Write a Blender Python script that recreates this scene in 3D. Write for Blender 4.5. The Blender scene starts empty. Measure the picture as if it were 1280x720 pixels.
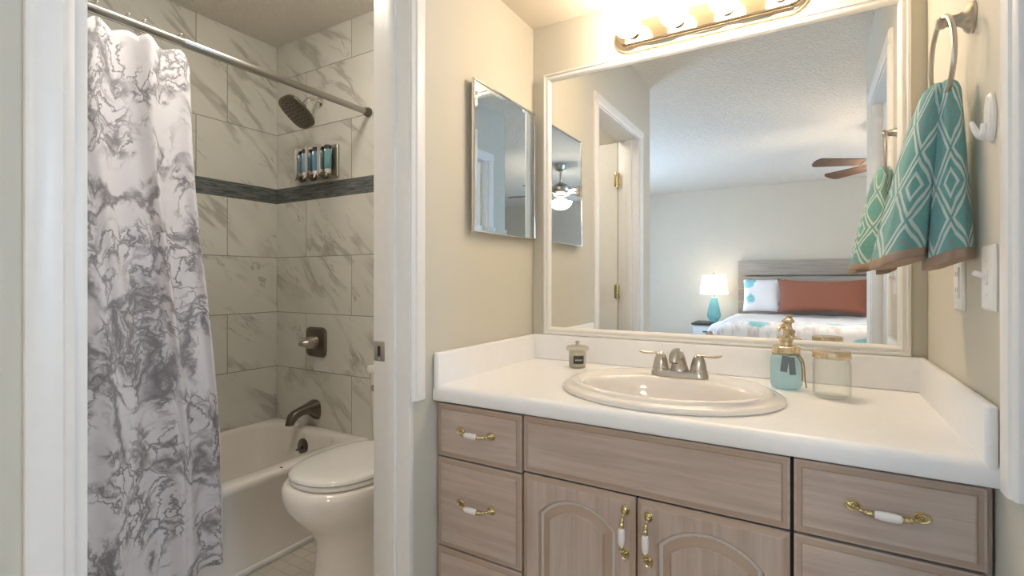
import bpy, bmesh, math, random
from mathutils import Vector, Matrix
random.seed(7)
C = bpy.context.scene.collection
SC = bpy.context.scene
PI = math.pi

# ------------------------------------------------------------------ camera, world, exposure
CAM_H = 1.1235
cd = bpy.data.cameras.new('camera'); cam = bpy.data.objects.new('camera', cd); C.objects.link(cam)
cam.location = (0, 0, CAM_H); cam.rotation_euler = (PI/2, 0, math.radians(30.8))
cd.sensor_width = 36; cd.lens = 36*624.6/1280; cd.shift_y = -9.6/1280; cd.clip_start = .02
SC.camera = cam
SC.view_settings.view_transform = 'Standard'; SC.view_settings.look = 'None'
SC.view_settings.gamma = 1; SC.view_settings.use_curve_mapping = False
SC.view_settings.exposure = 1.06
SC.cycles.max_bounces = 14; SC.cycles.diffuse_bounces = 7; SC.cycles.glossy_bounces = 7
SC.cycles.transmission_bounces = 8; SC.cycles.transparent_max_bounces = 16
SC.cycles.sample_clamp_indirect = 6; SC.cycles.use_denoising = True

SKY_STRENGTH = 8.0        # overcast daylight outside the windows
SKY_COLOR = (.52, .73, 1.0)
GLOBE = 23.0               # vanity globes
TUB_LAMP = 22.0            # flush ceiling lamp over the tub room
FAN_LAMP = 68.0
SHADE_LAMP = 2.2
world = bpy.data.worlds.new('sky'); SC.world = world; world.use_nodes = True
wn = world.node_tree.nodes; wn['Background'].inputs[0].default_value = (*SKY_COLOR, 1)
wn['Background'].inputs[1].default_value = SKY_STRENGTH

def portal(name, loc, rot, sx, sy):
    l = bpy.data.lights.new(name, 'AREA'); l.shape = 'RECTANGLE'; l.size = sx; l.size_y = sy
    l.cycles.is_portal = True
    o = bpy.data.objects.new(name, l); C.objects.link(o); o.location = loc; o.rotation_euler = rot
portal('window_daylight', (-2.99, -1.9, 1.4), (0, -PI/2, 0), 1.3, 1.9)
portal('window_daylight', (1.06, -4.20, 1.80), (PI/2, 0, PI), .68, .7)  # daylight of the added, unseen high window in the far wall
portal('window_daylight', (1.69, .9, 1.5), (0, PI/2, 0), 1.0, .8)

# ------------------------------------------------------------------ mesh helpers
LOC = {}
class MB:
    """collects shapes in world coordinates, then links them as one mesh object"""
    def __init__(s):
        s.bm = bmesh.new(); s.uv = s.bm.loops.layers.uv.new('UVMap')
    def face(s, vs, mi=0, uvs=None):
        try: f = s.bm.faces.new(vs)
        except ValueError: return None
        f.material_index = mi
        if uvs:
            for l, u in zip(f.loops, uvs): l[s.uv].uv = u
        return f
    def quad(s, pts, mi=0, uvs=None):
        s.face([s.bm.verts.new(p) for p in pts], mi, uvs); return s
    def box(s, x0, x1, y0, y1, z0, z1, bev=0, seg=2, mi=0, rot=None):
        b = bmesh.new(); bmesh.ops.create_cube(b, size=1)
        bmesh.ops.scale(b, vec=(abs(x1-x0), abs(y1-y0), abs(z1-z0)), verts=b.verts)
        if bev: bmesh.ops.bevel(b, geom=b.edges[:], offset=bev, segments=seg, profile=.5, affect='EDGES')
        M = Matrix.Translation(((x0+x1)/2, (y0+y1)/2, (z0+z1)/2))
        if rot is not None: M = M @ rot
        s.merge(b, M, mi); return s
    def merge(s, b, M=Matrix(), mi=0):
        mp = {v: s.bm.verts.new(M @ v.co) for v in b.verts}
        for f in b.faces: s.face([mp[v] for v in f.verts], mi)
        b.free()
    def loft(s, rings, closed=True, cap0=True, cap1=True, mi=0, uv=False, uscale=1, vscale=1):
        R = [[s.bm.verts.new(p) for p in r] for r in rings]; n = len(R[0])
        for i in range(len(R)-1):
            for j in range(n if closed else n-1):
                k = (j+1) % n
                u = [(j/n*uscale, i/(len(R)-1)*vscale), ((j+1)/n*uscale, i/(len(R)-1)*vscale), ((j+1)/n*uscale, (i+1)/(len(R)-1)*vscale), (j/n*uscale, (i+1)/(len(R)-1)*vscale)] if uv else None
                s.face([R[i][j], R[i][k], R[i+1][k], R[i+1][j]], mi, u)
        if closed and cap0: s.face(R[0][::-1], mi)
        if closed and cap1: s.face(R[-1], mi)
        return s
    def lathe(s, c, prof, axis='Z', seg=32, mi=0, cap0=True, cap1=True, M=None):
        rings = []
        for r, h in prof:
            ring = []
            for k in range(seg):
                a = 2*PI*k/seg; x, y = r*math.cos(a), r*math.sin(a)
                p = {'Z': Vector((x, y, h)), 'Y': Vector((x, -h, y)), 'X': Vector((h, x, y))}[axis]
                if M is not None: p = M @ p
                ring.append(p + Vector(c))
            rings.append(ring)
        return s.loft(rings, True, cap0, cap1, mi)
    def tube(s, pts, rad, seg=12, mi=0, flat=1.0, closed=False):
        P = [Vector(p) for p in pts]; n = len(P)
        R = rad if isinstance(rad, (list, tuple)) else [rad]*n
        rings = []; up = None
        for i in range(n):
            if closed: t = P[(i+1) % n]-P[i-1]
            else: t = P[min(i+1, n-1)]-P[max(i-1, 0)]
            t.normalize()
            if up is None:
                up = Vector((0, 0, 1)) if abs(t.z) < .9 else Vector((1, 0, 0))
            a = t.cross(up).normalized(); b = a.cross(t).normalized(); up = b
            rings.append([P[i]+R[i]*(math.cos(2*PI*k/seg)*a+flat*math.sin(2*PI*k/seg)*b) for k in range(seg)])
        if closed:
            rings.append(rings[0]); return s.loft(rings, True, False, False, mi)
        return s.loft(rings, True, True, True, mi)
    def sphere(s, c, r, seg=24, mi=0, sc=(1, 1, 1)):
        b = bmesh.new(); bmesh.ops.create_uvsphere(b, u_segments=seg, v_segments=seg//2, radius=r)
        s.merge(b, Matrix.Translation(c) @ Matrix.Diagonal((*sc, 1)), mi); return s
    def build(s, name, mats, parent=None, loc=None, ang=35, weld=False):
        if weld: bmesh.ops.remove_doubles(s.bm, verts=s.bm.verts, dist=1e-5)
        bmesh.ops.recalc_face_normals(s.bm, faces=s.bm.faces)
        me = bpy.data.meshes.new(name)
        o = bpy.data.objects.new(name, me); C.objects.link(o)
        base = LOC[parent.as_pointer()] if parent else Vector(loc or (0, 0, 0))
        bmesh.ops.translate(s.bm, verts=s.bm.verts, vec=-base)
        s.bm.to_mesh(me); s.bm.free()
        for m in (mats if isinstance(mats, (list, tuple)) else [mats]): me.materials.append(m)
        for p in me.polygons: p.use_smooth = True
        me.set_sharp_from_angle(angle=math.radians(ang))
        if parent: o.parent = parent
        else: o.location = base
        LOC[o.as_pointer()] = base
        return o

def tag(o, label=None, cat=None, group=None, kind=None):
    for k, v in (('label', label), ('category', cat), ('group', group), ('kind', kind)):
        if v: o[k] = v
    return o
def thing(name, loc, label, cat, group=None):
    o = bpy.data.objects.new(name, None); C.objects.link(o); o.location = loc; o.empty_display_size = .05
    LOC[o.as_pointer()] = Vector(loc)
    return tag(o, label, cat, group)
def copy_tree(o, loc, label=None):
    c = o.copy(); C.objects.link(c); c.location = loc
    if label: c['label'] = label
    for ch in list(o.children):
        d = ch.copy(); C.objects.link(d); d.parent = c
        for g in list(ch.children):
            e = g.copy(); C.objects.link(e); e.parent = d
    return c
def struct(name, mb, mat, parent=None, **k):
    o = mb.build(name, mat, parent, **k); o['kind'] = 'structure'; return o
def bezier(p0, p1, p2, p3, n=12):
    P = [Vector(p) for p in (p0, p1, p2, p3)]
    return [(1-t)**3*P[0]+3*(1-t)**2*t*P[1]+3*(1-t)*t*t*P[2]+t**3*P[3] for t in [i/n for i in range(n+1)]]
def smooth(t): t = max(0, min(1, t)); return t*t*(3-2*t)
def lerp(a, b, t): return a+(b-a)*t

# ------------------------------------------------------------------ materials
class NT:
    def __init__(s, name):
        s.m = bpy.data.materials.new(name); s.m.use_nodes = True; s.t = s.m.node_tree
        s.b = s.t.nodes['Principled BSDF']; s.out = s.t.nodes['Material Output']
    def n(s, typ, **kw):
        nd = s.t.nodes.new(typ)
        for k, v in kw.items(): setattr(nd, k, v)
        return nd
    def link(s, a, b): s.t.links.new(a, b)
    def set(s, nd, i, v):
        if isinstance(v, bpy.types.NodeSocket): s.link(v, nd.inputs[i])
        elif v is not None: nd.inputs[i].default_value = v
    def math(s, op, a, b=None, c=None, clamp=False):
        nd = s.n('ShaderNodeMath', operation=op, use_clamp=clamp); s.set(nd, 0, a)
        if b is not None: s.set(nd, 1, b)
        if c is not None: s.set(nd, 2, c)
        return nd.outputs[0]
    def ss(s, x, lo, hi):
        nd = s.n('ShaderNodeMapRange', interpolation_type='SMOOTHSTEP'); s.set(nd, 0, x); nd.inputs[1].default_value = lo; nd.inputs[2].default_value = hi
        return nd.outputs[0]
    def mix(s, f, a, b):
        nd = s.n('ShaderNodeMix', data_type='RGBA'); s.set(nd, 0, f); s.set(nd, 6, a if isinstance(a, bpy.types.NodeSocket) else (*a, 1)); s.set(nd, 7, b if isinstance(b, bpy.types.NodeSocket) else (*b, 1))
        return nd.outputs[2]
    def noise(s, vec, scale, detail=3, rough=.5, dist=0):
        nd = s.n('ShaderNodeTexNoise'); s.set(nd, 'Vector', vec); s.set(nd, 'Scale', scale); s.set(nd, 'Detail', detail); s.set(nd, 'Roughness', rough); s.set(nd, 'Distortion', dist)
        return nd
    def coord(s, which='Object'): return s.n('ShaderNodeTexCoord').outputs[which]
    def mapping(s, vec, loc=(0, 0, 0), rot=(0, 0, 0), sc=(1, 1, 1)):
        nd = s.n('ShaderNodeMapping'); s.set(nd, 0, vec); nd.inputs[1].default_value = loc; nd.inputs[2].default_value = rot; nd.inputs[3].default_value = sc
        return nd.outputs[0]
    def vmath(s, op, a, b=None):
        nd = s.n('ShaderNodeVectorMath', operation=op); s.set(nd, 0, a)
        if b is not None: s.set(nd, 1, b)
        return nd.outputs[0]
    def bump(s, h, strength=.3, dist=.002):
        nd = s.n('ShaderNodeBump'); s.set(nd, 'Height', h); nd.inputs['Strength'].default_value = strength; nd.inputs['Distance'].default_value = dist
        s.link(nd.outputs[0], s.b.inputs['Normal'])
    def p(s, **kw):
        for k, v in kw.items(): s.set(s.b, {'color': 'Base Color', 'rough': 'Roughness', 'metal': 'Metallic', 'spec': 'Specular IOR Level', 'trans': 'Transmission Weight', 'ior': 'IOR', 'coat': 'Coat Weight', 'sheen': 'Sheen Weight'}[k], (*v, 1) if isinstance(v, tuple) else v)
        return s

def plain(name, col, rough=.5, metal=0, spec=.5, coat=0, bump=None):
    t = NT(name); t.p(color=col, rough=rough, metal=metal, spec=spec, coat=coat)
    nz = t.noise(t.coord(), bump[0] if bump else 40, 3)
    if bump: t.bump(nz.outputs[0], bump[1], bump[2])
    else: t.p(color=t.mix(nz.outputs[0], tuple(c*.97 for c in col), tuple(min(1, c*1.03) for c in col)))
    return t.m

M = {}
M['paint'] = plain('wall_paint', (.60, .575, .495), .75, spec=.25, bump=(180, .12, .001))
M['paint_grey'] = plain('bedroom_paint', (.635, .59, .505), .8, spec=.25, bump=(180, .12, .001))
M['trim'] = plain('trim_paint', (.80, .79, .77), .35)
M['white_gloss'] = plain('white_gloss', (.82, .81, .79), .18, coat=.3)
M['porcelain'] = plain('porcelain', (.84, .80, .76), .08, coat=.6)
M['solid_surface'] = plain('counter_white', (.90, .90, .91), .3)
M['door_paint'] = plain('door_paint', (.78, .75, .68), .4)
M['nickel'] = plain('brushed_nickel', (.52, .48, .42), .28, 1)
M['bronze'] = plain('dark_nickel', (.20, .17, .14), .33, 1)
M['rodmetal'] = plain('rod_metal', (.42, .40, .37), .3, 1)
M['chrome'] = plain('chrome', (.78, .76, .73), .08, 1)
M['fixture'] = plain('fixture_nickel', (.62, .52, .38), .10, 1)
M['brass'] = plain('antique_brass', (.66, .55, .30), .22, 1)
M['ceramic'] = plain('ceramic', (.82, .78, .78), .15)
M['black'] = plain('black_plastic', (.02, .02, .022), .4)
M['gold'] = plain('champagne_gold', (.72, .60, .42), .25, 1)
M['mirror'] = plain('silvered_mirror', (.90, .91, .91), 0.0, 1); M['blue_mirror'] = plain('blue_tinted_mirror', (.72, .82, .90), 0.0, 1)
M['slot'] = plain('dark_recess', (.03, .03, .03), .6)
M['plastic'] = plain('white_plastic', (.80, .79, .77), .3)
M['twine'] = plain('jute_twine', (.36, .25, .13), .9)
M['grey_ribbon'] = plain('grey_tag', (.16, .20, .24), .8)
M['wax'] = plain('cream_wax', (.80, .74, .62), .6)
M['rust'] = plain('rust_colored_velvet', (.27, .105, .065), .85, bump=(60, .4, .004))
M['bed_white'] = plain('white_linen', (.80, .80, .82), .85, bump=(14, .5, .02))
M['dark_wood'] = plain('dark_wood', (.03, .025, .022), .45)
M['night_white'] = plain('painted_white_wood', (.62, .64, .63), .5)
M['carpet'] = plain('carpet', (.42, .38, .33), .95, bump=(300, .8, .004))
M['hem'] = plain('taupe_hem', (.36, .27, .21), .9, bump=(300, .3, .001))
M['shell_white'] = plain('outer_wall', (.7, .7, .7), .8)

def ceiling_mat():
    t = NT('popcorn_ceiling'); t.p(color=(.88, .84, .77), rough=.95, spec=.1)
    a = t.noise(t.coord(), 60, 4, .6); b = t.noise(t.coord(), 24, 2, .5)
    t.bump(t.math('ADD', t.ss(a.outputs[0], .40, .66), t.math('MULTIPLY', b.outputs[0], .6)), .7, .009)
    return t.m
M['ceiling'] = ceiling_mat()
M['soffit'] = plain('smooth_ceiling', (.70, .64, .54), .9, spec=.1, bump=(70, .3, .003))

def tile_mat(name, c0, c1, flip):
    """12x24 marble-look tile; UV in metres, u from the corner, v in rows of .305 m"""
    t = NT(name); uv = t.n('ShaderNodeSeparateXYZ'); t.link(t.coord('UV'), uv.inputs[0])
    u, v = uv.outputs[0], uv.outputs[1]
    vr = t.math('DIVIDE', v, .305); row = t.math('FLOOR', vr); par = t.math('MODULO', row, 2.0)
    off = t.math('ADD', t.math('MULTIPLY', par, c1-c0), c0)
    uc = t.math('DIVIDE', t.math('SUBTRACT', u, off), .61); col = t.math('FLOOR', uc)
    fu = t.math('FRACT', t.math('ADD', uc, 10.0)); fv = t.math('FRACT', vr)
    du = t.math('MULTIPLY', t.math('MINIMUM', fu, t.math('SUBTRACT', 1.0, fu)), .61)
    dv = t.math('MULTIPLY', t.math('MINIMUM', fv, t.math('SUBTRACT', 1.0, fv)), .305)
    tile = t.ss(t.math('MINIMUM', du, dv), .0012, .0028)
    idv = t.n('ShaderNodeCombineXYZ'); t.link(col, idv.inputs[0]); t.link(row, idv.inputs[1]); idv.inputs[2].default_value = 3.7 if flip else 9.1
    wn_ = t.n('ShaderNodeTexWhiteNoise'); t.link(idv.outputs[0], wn_.inputs[0])
    base = t.n('ShaderNodeCombineXYZ'); t.link(u, base.inputs[0]); t.link(v, base.inputs[1])
    sh = t.vmath('ADD', base.outputs[0], t.vmath('MULTIPLY', wn_.outputs['Color'], (7, 5, 0)))
    rp = t.mapping(t.mapping(sh, rot=(0, 0, math.radians(-38 if flip else 38))), sc=(1.0, 4.2, 1))
    n1 = t.noise(rp, .95, 5, .55, .4); r1 = t.math('ABSOLUTE', t.math('SUBTRACT', n1.outputs[0], .5))
    msk = t.ss(t.noise(sh, 2.6, 2).outputs[0], .40, .60)
    v1 = t.math('MULTIPLY', t.math('SUBTRACT', 1.0, t.ss(r1, 0.0, .045)), msk)
    n2 = t.noise(rp, 1.7, 6, .58, .7); r2 = t.math('ABSOLUTE', t.math('SUBTRACT', n2.outputs[0], .47))
    v2 = t.math('MULTIPLY', t.math('SUBTRACT', 1.0, t.ss(r2, 0.0, .012)), t.ss(t.noise(sh, 4.1, 2).outputs[0], .46, .62))
    cloud = t.ss(t.noise(rp, 1.1, 3).outputs[0], .3, .75)
    c = t.mix(cloud, (.645, .635, .59), (.71, .70, .655))
    c = t.mix(t.math('MULTIPLY', v1, .55), c, (.30, .275, .24)); c = t.mix(t.math('MULTIPLY', v2, .6), c, (.25, .235, .215))
    c = t.mix(tile, (.27, .255, .23), c)
    t.p(color=c, rough=t.math('SUBTRACT', .7, t.math('MULTIPLY', tile, .48)), spec=.4); t.bump(tile, .5, .0012)
    return t.m
M['tile_back'] = tile_mat('marble_tile_back', .257, .61, False)
M['tile_left'] = tile_mat('marble_tile_left', .28, .434, True)

def strip_mat():
    t = NT('slate_strip'); uv = t.coord('UV')
    n1 = t.noise(t.mapping(uv, sc=(9, 120, 1)), 1.0, 4, .6); n2 = t.noise(t.mapping(uv, sc=(30, 260, 1)), 1, 2)
    f = t.math('ADD', t.math('MULTIPLY', n1.outputs[0], .7), t.math('MULTIPLY', n2.outputs[0], .3))
    t.p(color=t.mix(t.ss(f, .35, .68), (.045, .055, .058), (.21, .225, .22)), rough=.35); t.bump(f, .5, .003)
    return t.m
M['strip'] = strip_mat()

def floor_tile():
    t = NT('mosaic_floor'); br = t.n('ShaderNodeTexBrick', offset=.5, squash=1)
    t.link(t.coord(), br.inputs[0]); br.inputs['Color1'].default_value = (.66, .62, .55, 1); br.inputs['Color2'].default_value = (.55, .51, .45, 1)
    br.inputs['Mortar'].default_value = (.47, .44, .39, 1); br.inputs['Scale'].default_value = 1; br.inputs['Mortar Size'].default_value = .003
    br.inputs['Brick Width'].default_value = .075; br.inputs['Row Height'].default_value = .05
    t.p(color=br.outputs[0], rough=.4); return t.m
M['floor_tile'] = floor_tile()

def curtain_mat():
    t = NT('marble_print_curtain'); uv = t.coord('UV')
    wob = t.noise(uv, 4.5, 5, .62); wv = t.vmath('ADD', uv, t.vmath('MULTIPLY', t.vmath('SUBTRACT', wob.outputs['Color'], (.5, .5, .5)), (.30, .30, 0)))
    fin = t.noise(uv, 16, 3, .6); wv = t.vmath('ADD', wv, t.vmath('MULTIPLY', t.vmath('SUBTRACT', fin.outputs['Color'], (.5, .5, .5)), (.045, .045, 0)))
    def cracks(scale, w):
        v = t.n('ShaderNodeTexVoronoi', feature='DISTANCE_TO_EDGE'); t.link(wv, v.inputs['Vector']); v.inputs['Scale'].default_value = scale
        return t.math('SUBTRACT', 1.0, t.ss(v.outputs[0], 0.0, w))
    big = t.noise(t.mapping(uv, sc=(1, .62, 1)), 3.0, 3, .5).outputs[0]
    web = t.ss(big, .47, .55); core = t.ss(big, .53, .61); edge = t.math('MULTIPLY', t.ss(big, .44, .50), t.math('SUBTRACT', 1.0, t.ss(big, .60, .72)))
    big2 = t.noise(t.mapping(uv, loc=(3, 7, 0)), 3.4, 3, .5).outputs[0]; web2 = t.ss(big2, .49, .57)
    c1 = t.math('MULTIPLY', cracks(4.2, .085), t.ss(t.noise(uv, 6, 3).outputs[0], .40, .54))
    c2 = t.math('MULTIPLY', cracks(13, .13), web); c3 = t.math('MULTIPLY', cracks(26, .20), t.math('MULTIPLY', core, .85)); c4 = t.math('MULTIPLY', cracks(19, .13), web2)
    f = t.math('MAXIMUM', t.math('MAXIMUM', c1, c2), t.math('MAXIMUM', c3, c4))
    haze = t.math('ADD', t.math('MULTIPLY', t.ss(t.noise(t.mapping(uv, loc=(1, 2, 0)), 5, 4, .6).outputs[0], .52, .80), .42), t.math('MULTIPLY', core, .30))
    c = t.mix(haze, (.80, .765, .785), (.40, .385, .40)); c = t.mix(t.math('MULTIPLY', f, .80), c, (.17, .155, .165))
    t.p(color=c, rough=.8, spec=.2)
    return t.m
M['curtain'] = curtain_mat()
M['curtain_hem'] = plain('curtain_hem', (.78, .74, .72), .8)

def wood_mat(name, along):
    t = NT(name); sc = {'X': (1.6, 30, 30), 'Z': (30, 30, 1.6)}[along]
    g = t.noise(t.mapping(t.coord(), sc=sc), 2.0, 6, .62, .35); b = t.noise(t.coord(), 5.5, 3, .5)
    f = t.noise(t.mapping(t.coord(), sc=tuple(x*4 for x in sc)), 2.2, 3, .6)
    c = t.mix(t.ss(g.outputs[0], .30, .72), (.42, .335, .285), (.53, .435, .382)); c = t.mix(t.math('MULTIPLY', t.ss(b.outputs[0], .42, .75), .5), c, (.54, .48, .445))
    c = t.mix(t.math('MULTIPLY', t.ss(f.outputs[0], .60, .74), .35), c, (.28, .21, .165))
    t.p(color=c, rough=.42, spec=.35, coat=.12); t.bump(g.outputs[0], .06, .001); return t.m
M['wood_h'] = wood_mat('pickled_maple_horizontal', 'X'); M['wood_shade'] = plain('shaded_maple_slope', (.42, .32, .25), .45, coat=.1); M['glaze'] = plain('pickling_residue', (.56, .53, .50), .5); M['wood_v'] = wood_mat('pickled_maple_vertical', 'Z')  # tan maple puts the shading of bevel slopes and coved edges into colour
def grey_wood():
    t = NT('weathered_grey_wood'); g = t.noise(t.mapping(t.coord(), sc=(1.5, 20, 26)), 2, 6, .65, .4)
    t.p(color=t.mix(g.outputs[0], (.20, .175, .15), (.50, .45, .40)), rough=.8); return t.m
M['grey_wood'] = grey_wood()
def blade_wood():
    t = NT('walnut_blade'); g = t.noise(t.mapping(t.coord(), sc=(20, 20, 20)), 1, 4, .6, 1)
    t.p(color=t.mix(g.outputs[0], (.07, .042, .026), (.14, .085, .055)), rough=.35); return t.m
M['blade'] = blade_wood()

def towel_mat():
    t = NT('teal_trellis_terry'); uv = t.coord('UV'); wob = t.noise(uv, 14, 2)
    wv = t.vmath('ADD', uv, t.vmath('MULTIPLY', t.vmath('SUBTRACT', wob.outputs['Color'], (.5, .5, .5)), (.012, .012, 0)))
    sp = t.n('ShaderNodeSeparateXYZ'); t.link(wv, sp.inputs[0])
    p = t.math('SUBTRACT', t.math('FRACT', t.math('ADD', t.math('DIVIDE', sp.outputs[0], .105), .14)), .5)
    q = t.math('SUBTRACT', t.math('FRACT', t.math('DIVIDE', sp.outputs[1], .135)), .5)
    d = t.math('ADD', t.math('ABSOLUTE', p), t.math('ABSOLUTE', q))
    def ring(r, w): return t.math('SUBTRACT', 1.0, t.ss(t.math('ABSOLUTE', t.math('SUBTRACT', d, r)), w, w+.02))
    lines = t.math('MAXIMUM', ring(.42, .032), ring(.58, .032)); inner = ring(.20, .028)
    alt = t.math('GREATER_THAN', t.math('FRACT', t.math('DIVIDE', t.math('FLOOR', t.math('DIVIDE', sp.outputs[1], .135)), 2.0)), .25)
    c = t.mix(t.noise(uv, 60, 3).outputs[0], (.12, .34, .34), (.20, .47, .46))
    c = t.mix(t.math('MULTIPLY', inner, .85), c, t.mix(alt, (.27, .32, .33), (.70, .75, .73))); c = t.mix(t.math('MULTIPLY', lines, .85), c, (.70, .75, .73))
    t.p(color=c, rough=.95, spec=.1, sheen=.3); t.bump(t.noise(uv, 420, 2).outputs[0], .8, .003); return t.m
M['towel'] = towel_mat()

def floral(name, sc, lo):
    t = NT(name); uv = t.coord(); v = t.n('ShaderNodeTexVoronoi', feature='F1'); t.link(t.vmath('ADD', uv, t.vmath('MULTIPLY', t.noise(uv, 9, 3).outputs['Color'], (.12, .12, .12))), v.inputs['Vector']); v.inputs['Scale'].default_value = sc
    spot = t.math('SUBTRACT', 1.0, t.ss(v.outputs['Distance'], .34, .46)); pick = t.n('ShaderNodeSeparateColor'); t.link(v.outputs['Color'], pick.inputs[0])
    streak = t.ss(t.noise(t.mapping(uv, sc=(7, 7, 2)), 2, 4, .6).outputs[0], .46, .62)
    c = t.mix(t.math('MULTIPLY', streak, lo), (.78, .78, .79), (.48, .40, .38))
    c = t.mix(t.math('MULTIPLY', spot, t.math('GREATER_THAN', pick.outputs[0], .30)), c, t.mix(t.noise(uv, 30, 2).outputs[0], (.10, .38, .43), (.35, .66, .70)))
    t.p(color=c, rough=.85); return t.m
M['quilt'] = floral('coral_print_quilt', 4.0, .6); M['dot_pillow'] = floral('dotted_pillow', 5.2, .0)

def thin_glass(name, tint, gloss=.0, body=None, bw=0):
    t = NT(name); tr = t.n('ShaderNodeBsdfTransparent'); tr.inputs[0].default_value = (*tint, 1)
    gl = t.n('ShaderNodeBsdfGlossy'); gl.inputs['Roughness'].default_value = .02; gl.inputs[0].default_value = (1, 1, 1, 1)
    fr = t.n('ShaderNodeLayerWeight'); fr.inputs[0].default_value = .25
    t.link(t.mix(t.math('POWER', fr.outputs['Facing'], 2.0), tint, tuple(c*.62 for c in tint)), tr.inputs[0])
    base = tr.outputs[0]
    if body:
        df = t.n('ShaderNodeBsdfDiffuse'); df.inputs[0].default_value = (*body, 1); tl = t.n('ShaderNodeBsdfTranslucent'); tl.inputs[0].default_value = (*body, 1)
        a = t.n('ShaderNodeMixShader'); a.inputs[0].default_value = .5; t.link(df.outputs[0], a.inputs[1]); t.link(tl.outputs[0], a.inputs[2])
        b = t.n('ShaderNodeMixShader'); b.inputs[0].default_value = bw; t.link(base, b.inputs[1]); t.link(a.outputs[0], b.inputs[2]); base = b.outputs[0]
    mx = t.n('ShaderNodeMixShader'); t.link(t.math('ADD', t.math('MULTIPLY', t.math('POWER', fr.outputs['Facing'], 2.5), .5), .03+gloss), mx.inputs[0]); t.link(base, mx.inputs[1]); t.link(gl.outputs[0], mx.inputs[2])
    t.link(mx.outputs[0], t.out.inputs[0]); return t.m
M['glass'] = thin_glass('clear_glass', (.985, .99, .98)); M['window_glass'] = thin_glass('window_glass', (.98, .99, 1))
M['candle_glass'] = thin_glass('candle_glass', (.88, .87, .82), .08, (.62, .60, .54), .22)
M['blue_glass'] = thin_glass('pale_blue_glass', (.76, .92, .97), 0, (.64, .85, .92), .5)
M['lamp_glass'] = thin_glass('aqua_glass', (.45, .80, .84), .05, (.36, .68, .72), .6)
M['blue_gel'] = plain('blue_gel', (.10, .25, .40), .15, coat=.5); M['teal_gel'] = plain('teal_gel', (.13, .30, .32), .15, coat=.5); M['sky_gel'] = plain('sky_gel', (.26, .40, .55), .15, coat=.5)
def emit(name, col, s):
    t = NT(name); t.p(color=(.8, .8, .8)); t.b.inputs['Emission Color'].default_value = (*col, 1); t.b.inputs['Emission Strength'].default_value = s; return t.m
M['globe'] = emit('lit_globe', (1, .82, .63), GLOBE); M['tub_lamp'] = emit('lit_diffuser', (1, .92, .80), TUB_LAMP)
M['fan_lamp'] = emit('lit_fan_bowl', (1, .82, .62), FAN_LAMP); M['shade'] = emit('lit_shade', (1, .86, .70), SHADE_LAMP)

# ------------------------------------------------------------------ the setting
XL, XR, YB = -.945, .275, 1.75          # alcove: left wall, right wall, mirror wall
DJ0, DJ1 = .307, 1.047                  # door to the tub room (both y)
XJ = -1.076                             # tub side of that wall
H = 2.44
RD0, RD1 = .31, 1.02                    # door in the right wall
def wbox(name, mat, *a): return struct(name, MB().box(*a), mat)
struct('floor', MB().box(-3.1, 3.3, -4.35, .2, -.05, 0).box(XJ, 1.8, .2, 1.87, -.05, 0), M['carpet'])
struct('floor_tub_room', MB().box(-2.7, XJ, .2, 1.87, -.05, 0), M['floor_tile'])
struct('ceiling', MB().box(-3.1, 3.3, -4.35, 1.95, H, H+.06), M['ceiling'])
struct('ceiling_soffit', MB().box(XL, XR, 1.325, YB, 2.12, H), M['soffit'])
wbox('wall_mirror_side', M['paint'], XJ, 1.8, YB, YB+.12, 0, H)
struct('wall_left', MB().box(XJ, XL, .056, DJ0, 0, H).box(XJ, XL, DJ1, YB, 0, H).box(XJ, XL, DJ0, DJ1, 2.045, H), M['paint'])
struct('wall_right', MB().box(XR, XR+.12, .056, RD0, 0, H).box(XR, XR+.12, RD1, YB, 0, H).box(XR, XR+.12, RD0, RD1, 2.045, H), M['paint'])
# tub room: tile on two walls with uvs in metres
def tiled(name, face, mt, u0, u1):
    mb = MB()
    for z0, z1, mi, v0, v1 in ((0, 1.556, 0, -.031, 1.525), (1.556, 1.637, 1, 0, .081), (1.637, H, 0, 1.525, 1.525+H-1.637)):
        d = 0
        mb.quad([face(u0, z0, d), face(u1, z0, d), face(u1, z1, d), face(u0, z1, d)], mi, [(u0, v0), (u1, v0), (u1, v1), (u0, v1)])
        mb.quad([face(u0, z0, -.1), face(u0, z1, -.1), face(u1, z1, -.1), face(u1, z0, -.1)], 0)
    struct(name, mb, [mt, M['strip']])
XT = -2.595
tiled('wall_tub_back', lambda u, z, d: (XT+u, YB-d, z), M['tile_back'], -.1, 1.0)
tiled('wall_tub_side', lambda u, z, d: (XT+d, YB-u, z), M['tile_left'], 0, 1.55)
wbox('wall_tub_back_paint', M['paint'], XT+1.0, XJ, YB, YB+.12, 0, H)
wbox('wall_tub_front', M['paint'], -2.7, XJ, .176, .2, 0, H)
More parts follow.
